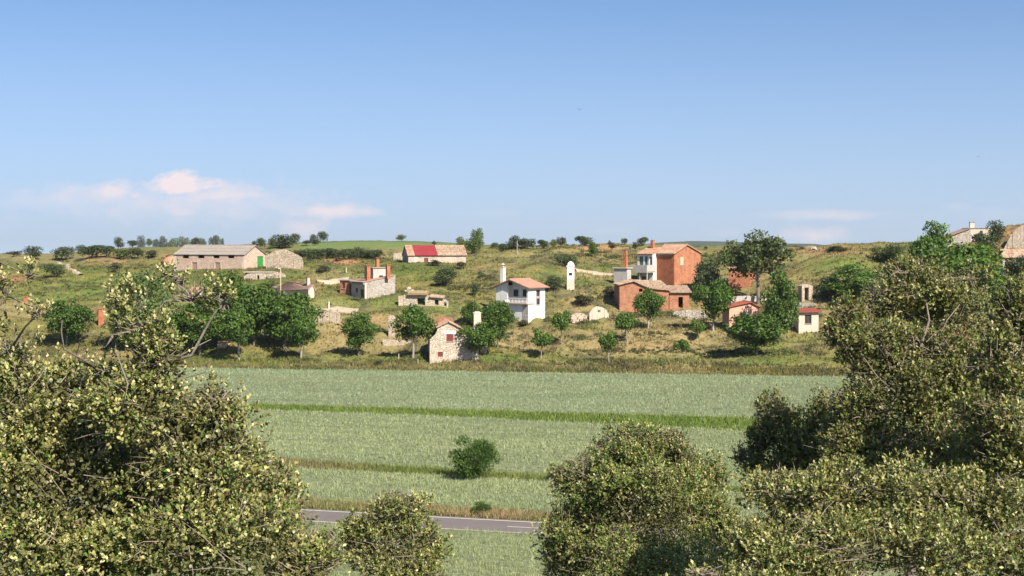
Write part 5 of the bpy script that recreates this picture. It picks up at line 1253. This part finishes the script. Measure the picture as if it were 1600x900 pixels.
# skyline trees
G7 = 'trees on the skyline'
FT = [(50, 405, 384, 32, 'far', 'leftmost rounded dark tree on the skyline'), (97, 406, 384, 38, 'far', 'second rounded tree from the left on the skyline'), (145, 405, 381, 50, 'far', 'wide dark tree clump left of the red earth'),
 (22, 399, 391, 30, 'scrub', 'low dark scrub at the left end of the skyline'), (130, 391, 381, 20, 'far', 'small tree behind the wide left clump'), (167, 401, 382, 26, 'far', 'dark tree at the right end of the wide left clump'),
 (185, 388, 370, 18, 'far', 'tall dark tree left of the long skyline grove'), (190, 405, 386, 34, 'farpale', 'paler bushes under the tall dark skyline tree'), (207, 386, 374, 20, 'far', 'first tree of the long grove above the barn, from the left'),
 (222, 385, 368, 15, 'far', 'tall tree of the long grove above the barn'), (233, 385, 371, 12, 'farpale', 'slim pale tree in the long grove above the barn'), (243, 384, 371, 14, 'far', 'narrow tree in the middle of the grove above the barn'),
 (256, 384, 369, 18, 'far', 'round tree over the left barn end'), (272, 383, 369, 20, 'farpale', 'pale round tree over the barn roof'), (287, 383, 369, 20, 'farpale', 'pale tree over the left third of the barn roof'),
 (304, 384, 371, 18, 'far', 'dark tree over the middle of the barn roof'), (317, 382, 370, 14, 'far', 'small dark tree over the barn roof'), (335, 382, 365, 20, 'far', 'tallest dark tree over the barn roof'),
 (347, 382, 372, 8, 'far', 'tiny round tree over the right half of the barn roof'), (215, 403, 386, 30, 'far', 'bushes on the slope left above the barn'), (235, 404, 390, 24, 'scrub', 'brownish bushes close left above the barn'),
 (398, 386, 376, 11, 'far', 'small dark bush right of the barn ridge'), (410, 389, 370, 16, 'far', 'upright dark tree right of the barn gable'), (424, 389, 370, 14, 'far', 'slim tree beside the wide clump right of the barn'),
 (443, 388, 366, 40, 'far', 'wide domed tree clump right of the barn'), (458, 386, 363, 20, 'far', 'taller tree at the right end of the domed clump'), (478, 383, 375, 18, 'scrub', 'brown scrub between the tree clumps left of the green field'),
 (492, 384, 366, 19, 'far', 'lower left tree of the pair beside the green field'), (506, 379, 360, 18, 'far', 'upper right tree of the pair beside the green field'), (627, 377, 366, 16, 'farpale', 'lone bright round tree on the green field horizon'),
 (678, 383, 375, 8, 'scrub', 'tiny dark bush behind the red-roofed barn'), (720, 392, 367, 19, 'farpale', 'rounded pale tree right of the red-roofed barn'), (745, 388, 356, 20, 'farpale', 'tall poplar-like tree right of the red-roofed barn'),
 (738, 396, 370, 38, 'farpale', 'bright bushy tree under the tall poplar-like tree'), (772, 389, 378, 13, 'far', 'small dark bush right of the poplars'), (785, 393, 379, 18, 'far', 'dark bush left of the thin wooden pole'),
 (802, 389, 368, 25, 'far', 'dark round tree behind the thin wooden pole'), (824, 389, 371, 28, 'far', 'dark round tree right of the thin wooden pole'), (849, 388, 373, 20, 'far', 'round tree over the white house on the skyline'),
 (865, 386, 373, 13, 'farpale', 'small pale tree between two dark ones on the skyline'), (877, 386, 369, 14, 'far', 'dark narrow tree over the white tower'), (913, 384, 367, 32, 'far', 'broad dark tree right over the white tower'),
 (958, 388, 377, 12, 'scrub', 'small dark bush left over the brick house'), (975, 383, 371, 10, 'far', 'dark upright bush on the crest left of the brick chimney'), (1004, 384, 369, 20, 'far', 'round dark tree just left of the brick chimney'),
 (994, 389, 376, 13, 'scrub', 'low bush under the round tree by the brick chimney'), (952, 383, 375, 6, 'scrub', 'tiny bush on the crest of the scrubby hill'), (1103, 391, 384, 7, 'scrub', 'tiny dark bush right of the brick house roof'),
 (1254, 390, 384, 10, 'scrub', 'small dark bush on the crest right of the walnut'), (1310, 391, 383, 34, 'scrub', 'brown scrub on top of the green mound')]
for px, py, top, w, k, lab in FT: tree(k, lab, px, py, top, w, G7)
# uncountable low scrub dotted over the upper slopes
def scrubland():
    n = 2600; g = np.random.default_rng(5); P, A, N, L_, C = [], [], [], [], []
    px = g.uniform(-40, 1640, n * 3); e = g.uniform(10, 190, n * 3); d = edge(px) + e; x = (px - 800) / F * d
    k = fbm(x / 18, d / 18, 101, 3); keep = np.nonzero(g.uniform(0, 1, len(x)) < sstep(0.40, 0.62, k))[0]; g.shuffle(keep); keep = keep[:n]
    xe, de = [], []
    for x0, y0, x1, y1, q in [(1035, 492, 1112, 498, 60), (955, 500, 1000, 494, 30), (850, 500, 930, 505, 50), (700, 452, 775, 446, 46), (745, 426, 770, 440, 30), (905, 470, 960, 462, 40), (560, 520, 600, 516, 26), (900, 548, 1290, 552, 110), (880, 528, 1060, 520, 50), (560, 425, 630, 420, 30), (1090, 400, 1140, 402, 30), (940, 405, 1000, 400, 50), (60, 420, 250, 418, 70), (860, 405, 960, 392, 60), (450, 566, 1290, 573, 120)]:
        for _ in range(q):
            t_ = g.uniform(); p = at(x0 + (x1 - x0) * t_ + g.normal(0, 4), y0 + (y1 - y0) * t_ + g.normal(0, 2.2)); xe.append(p[0]); de.append(p[1])
    x = np.concatenate([x, xe]); d = np.concatenate([d, de]); keep = np.concatenate([keep, np.arange(len(x) - len(xe), len(x))])
    for i in keep:
        r0 = g.uniform(0.12, 1.0) ** 1.3 * .9 + .1; m = 60; v = rdir(m, g); v[:, 2] = abs(v[:, 2]); c = np.array((x[i], d[i], float(ground(x[i], d[i]))))
        P.append(c + v * r0 * np.array((1.2, 1.2, 0.75)) * g.uniform(.5, 1, (m, 1))); A.append(rdir(m, g)); N.append(v + rdir(m, g) * .4); L_.append(g.uniform(.15, .32, m))
        t_ = g.uniform(0, 1, (m, 1)); b0 = (np.array((0.045, 0.05, 0.020)) if g.uniform() < .5 else np.array((0.055, 0.080, 0.020))) if g.uniform() < .72 else np.array((0.095, 0.072, 0.036)); C.append(b0 * (1 - t_) + b0 * 1.8 * t_)
    P, A, N, L_, C = map(np.concatenate, (P, A, N, L_, C))
    tag(link('scrub', leaf_mesh('scrub', P, A, N, L_, L_ * .6, C), M_leaf), 'low dark scrub dotted over the upper hillside', 'scrub', kind='stuff')
scrubland()

# ------------------------------------------------------------------ foreground oaks
oak('pale-leaved holm oak filling the left foreground, with bare twigs at its top', 150, 10.6,
    [(110, 770, 190, 150, 10.3, 1), (300, 720, 120, 100, 10.0, 1), (320, 850, 160, 100, 9.7, 1), (60, 650, 105, 90, 10.3, .85), (210, 640, 110, 75, 10.0, .9), (100, 880, 170, 90, 9.9, 1),
     (14, 550, 44, 56, 10.5, .6), (245, 570, 58, 48, 10.0, .65), (225, 510, 52, 42, 10.0, .34), (300, 470, 42, 36, 10.1, .34), (190, 500, 28, 34, 10.1, .34), (350, 470, 16, 18, 10.0, .35), (272, 440, 26, 16, 10.1, .4),
     (330, 640, 50, 50, 10.0, .8), (5, 460, 14, 26, 10.4, .5), (130, 620, 70, 50, 10.4, .95), (20, 600, 50, 50, 10.4, .9), (330, 690, 60, 50, 10.1, .95), (160, 580, 34, 20, 10.2, .4), (45, 430, 10, 12, 10.3, .35), (60, 490, 14, 16, 10.2, .3), (178, 462, 10, 14, 10.1, .35), (205, 455, 8, 10, 10.1, .3)],
    .029, .52, 5.4, True, green=.28, sprigs=260,
    bare=[([(118, 560, 10.1), (128, 525, 10.1), (160, 516, 10.1)], .006), ([(100, 545, 10.0), (96, 520, 10.0), (97, 500, 10.0)], .005), ([(165, 545, 10), (190, 515, 10), (225, 470, 10), (235, 440, 10)], .007),
          ([(300, 555, 10), (318, 520, 10), (335, 490, 10), (352, 470, 10)], .009), ([(260, 570, 10), (300, 545, 10), (330, 530, 10)], .006), ([(290, 590, 9.9), (320, 582, 9.9), (330, 565, 9.9)], .004),
          ([(345, 650, 9.9), (366, 618, 9.9), (372, 590, 9.9)], .003), ([(420, 690, 10), (424, 672, 10), (432, 660, 10)], .003), ([(190, 640, 9.6), (200, 600, 9.6), (180, 545, 9.7)], .008)])
oak('smaller fine-leaved holm oak at the lower right of the left foreground oak', 440, 13.5,
    [(405, 755, 62, 62, 13.3, 1), (445, 845, 70, 80, 13.2, 1), (375, 720, 42, 36, 13.4, .9), (470, 890, 60, 50, 13, 1), (510, 860, 30, 40, 13.2, .7)], .036, .45, 5.6)
oak('rounded holm oak standing before the road, left of the gap', 612, 19.0,
    [(617, 800, 58, 42, 19, 1), (612, 862, 80, 58, 18.8, 1), (560, 850, 40, 48, 19, .9), (668, 858, 28, 46, 19, .9), (640, 900, 60, 40, 18.6, 1)], .038, .45, 5.4, green=.35)
oak('broad rounded holm oak in the centre foreground', 985, 24.0,
    [(985, 700, 70, 46, 24, 1), (935, 752, 74, 64, 23.8, 1), (1005, 790, 100, 88, 23.4, 1), (905, 835, 66, 72, 23.6, 1), (1058, 725, 46, 54, 24.3, 1), (1085, 800, 52, 70, 24.2, 1), (1000, 880, 130, 60, 23.0, 1), (880, 745, 26, 22, 23.9, .8), (1050, 690, 36, 26, 24, .9), (880, 880, 40, 50, 23.6, 1), (1125, 830, 46, 60, 24.4, 1), (1140, 885, 40, 40, 24.4, 1), (1110, 750, 30, 40, 24.5, .8)], .041, .4, 5.4, green=.5)
oak('dark shaded holm oak behind the front right thicket', 1235, 20.5,
    [(1212, 648, 40, 36, 20.6, .9), (1188, 688, 32, 32, 20.4, .9), (1258, 690, 66, 46, 20.4, 1), (1310, 650, 56, 50, 20.6, 1), (1230, 735, 60, 40, 20.2, 1), (1300, 720, 70, 40, 20.2, 1), (1170, 720, 30, 30, 20.3, .9)], .041, .08, 5.2)
oak('tall open-crowned holm oak on the right with visible limbs', 1430, 18.0,
    [(1440, 448, 92, 40, 18.2, .85), (1390, 470, 50, 40, 18.0, .8), (1330, 497, 40, 34, 17.8, .75), (1305, 520, 30, 32, 17.8, .7), (1372, 540, 78, 58, 17.6, .95), (1480, 515, 100, 80, 18.2, .9), (1400, 600, 100, 70, 17.4, 1), (1500, 625, 110, 72, 17.8, 1), (1345, 640, 66, 50, 17.4, .9), (1520, 450, 40, 40, 18.4, .6), (1420, 690, 120, 60, 17.2, 1), (1520, 700, 110, 60, 17.0, 1), (1330, 705, 70, 50, 17.2, 1), (1420, 425, 60, 22, 18.2, .8), (1460, 560, 90, 60, 17.6, 1)], .038, .16, 5.0,
    bare=[([(1445, 700, 17.3), (1430, 650, 17.3), (1442, 600, 17.3), (1436, 550, 17.4), (1452, 500, 17.5), (1447, 470, 17.6)], .024), ([(1430, 650, 17.3), (1398, 612, 17.1), (1372, 590, 17.1), (1345, 552, 17.2)], .013), ([(1438, 560, 17.4), (1462, 538, 17.5), (1480, 500, 17.6), (1504, 470, 17.7)], .012)])
oak('holm oak at the right edge with bright shoot tips', 1590, 15.2,
    [(1588, 475, 40, 46, 15.4, .85), (1565, 585, 62, 70, 15.2, 1), (1548, 650, 62, 50, 15.0, 1), (1600, 690, 70, 70, 14.8, 1), (1620, 570, 60, 80, 15.4, 1), (1560, 720, 80, 50, 15.0, 1), (1580, 520, 50, 50, 15.4, 1)], .037, .2, 5.0)
oak('low spreading holm oak thicket in the front right corner', 1390, 14.6,
    [(1245, 775, 92, 52, 14.8, 1), (1345, 765, 82, 42, 14.8, 1), (1448, 772, 98, 50, 14.6, 1), (1548, 785, 82, 54, 14.4, 1), (1300, 850, 140, 62, 14.2, 1), (1475, 858, 150, 64, 14.0, 1), (1180, 850, 52, 54, 14.6, 1), (1590, 870, 80, 70, 14, 1), (1250, 905, 120, 40, 13.8, 1)], .036, .52, 5.8, green=.3, sprigs=70)
oak('tip of a small holm oak at the bottom edge', 1095, 12.5, [(1092, 898, 30, 12, 12.5, 1), (1120, 915, 50, 16, 12.5, 1), (1060, 920, 40, 14, 12.5, 1)], .042, .5, 5)

# ------------------------------------------------------------------ two birds far up
M_bird = plain('bird_feathers', (0.03, 0.03, 0.035), .7, .2, 4, 20, 0)
for px, py, a, lab in ((906, 171, .3, 'tiny dark bird high in the middle of the sky'), (1528, 245, -.5, 'tiny dark bird in the sky near the right edge')):
    d = 150.0; o = empty('bird', ((px - 800) / F * d, d, EYE - (py - HY) / F * d), a); tag(o, lab, 'bird', 'birds in the sky')
    b = MB(); b.lathe([(.005, -.11), (.03, -.05), (.036, .02), (.02, .08), (.004, .11)], 8); b.v = [(x, z, y) for x, y, z in b.v]; b.build('body', M_bird, o)
    for s_ in (-1, 1): MB().slab((s_ * .02, -.05, .0), (s_ * .02, .05, .0), (s_ * .2, .0, .09), (s_ * .14, -.05, .07), .008).build('wing', M_bird, o)
    MB().slab((-.02, -.11, 0), (.02, -.11, 0), (.05, -.2, .005), (-.05, -.2, .005), .006).build('tail', M_bird, o)

# ------------------------------------------------------------------ the air
def haze():
    m = bpy.data.materials.new('haze_air'); m.use_nodes = True; t = m.node_tree; t.nodes.clear()
    v = t.nodes.new('ShaderNodeVolumePrincipled'); v.inputs['Color'].default_value = (0.80, 0.86, 0.95, 1); v.inputs['Density'].default_value = 0.00005; v.inputs['Anisotropy'].default_value = 0.2
    o = t.nodes.new('ShaderNodeOutputMaterial'); t.links.new(v.outputs[0], o.inputs['Volume'])
    b = MB().box(-4400, 4400, -120, 4800, -160, 75).build('haze', m); tag(b, 'thin pale air over the whole valley', 'haze', kind='stuff')
haze()
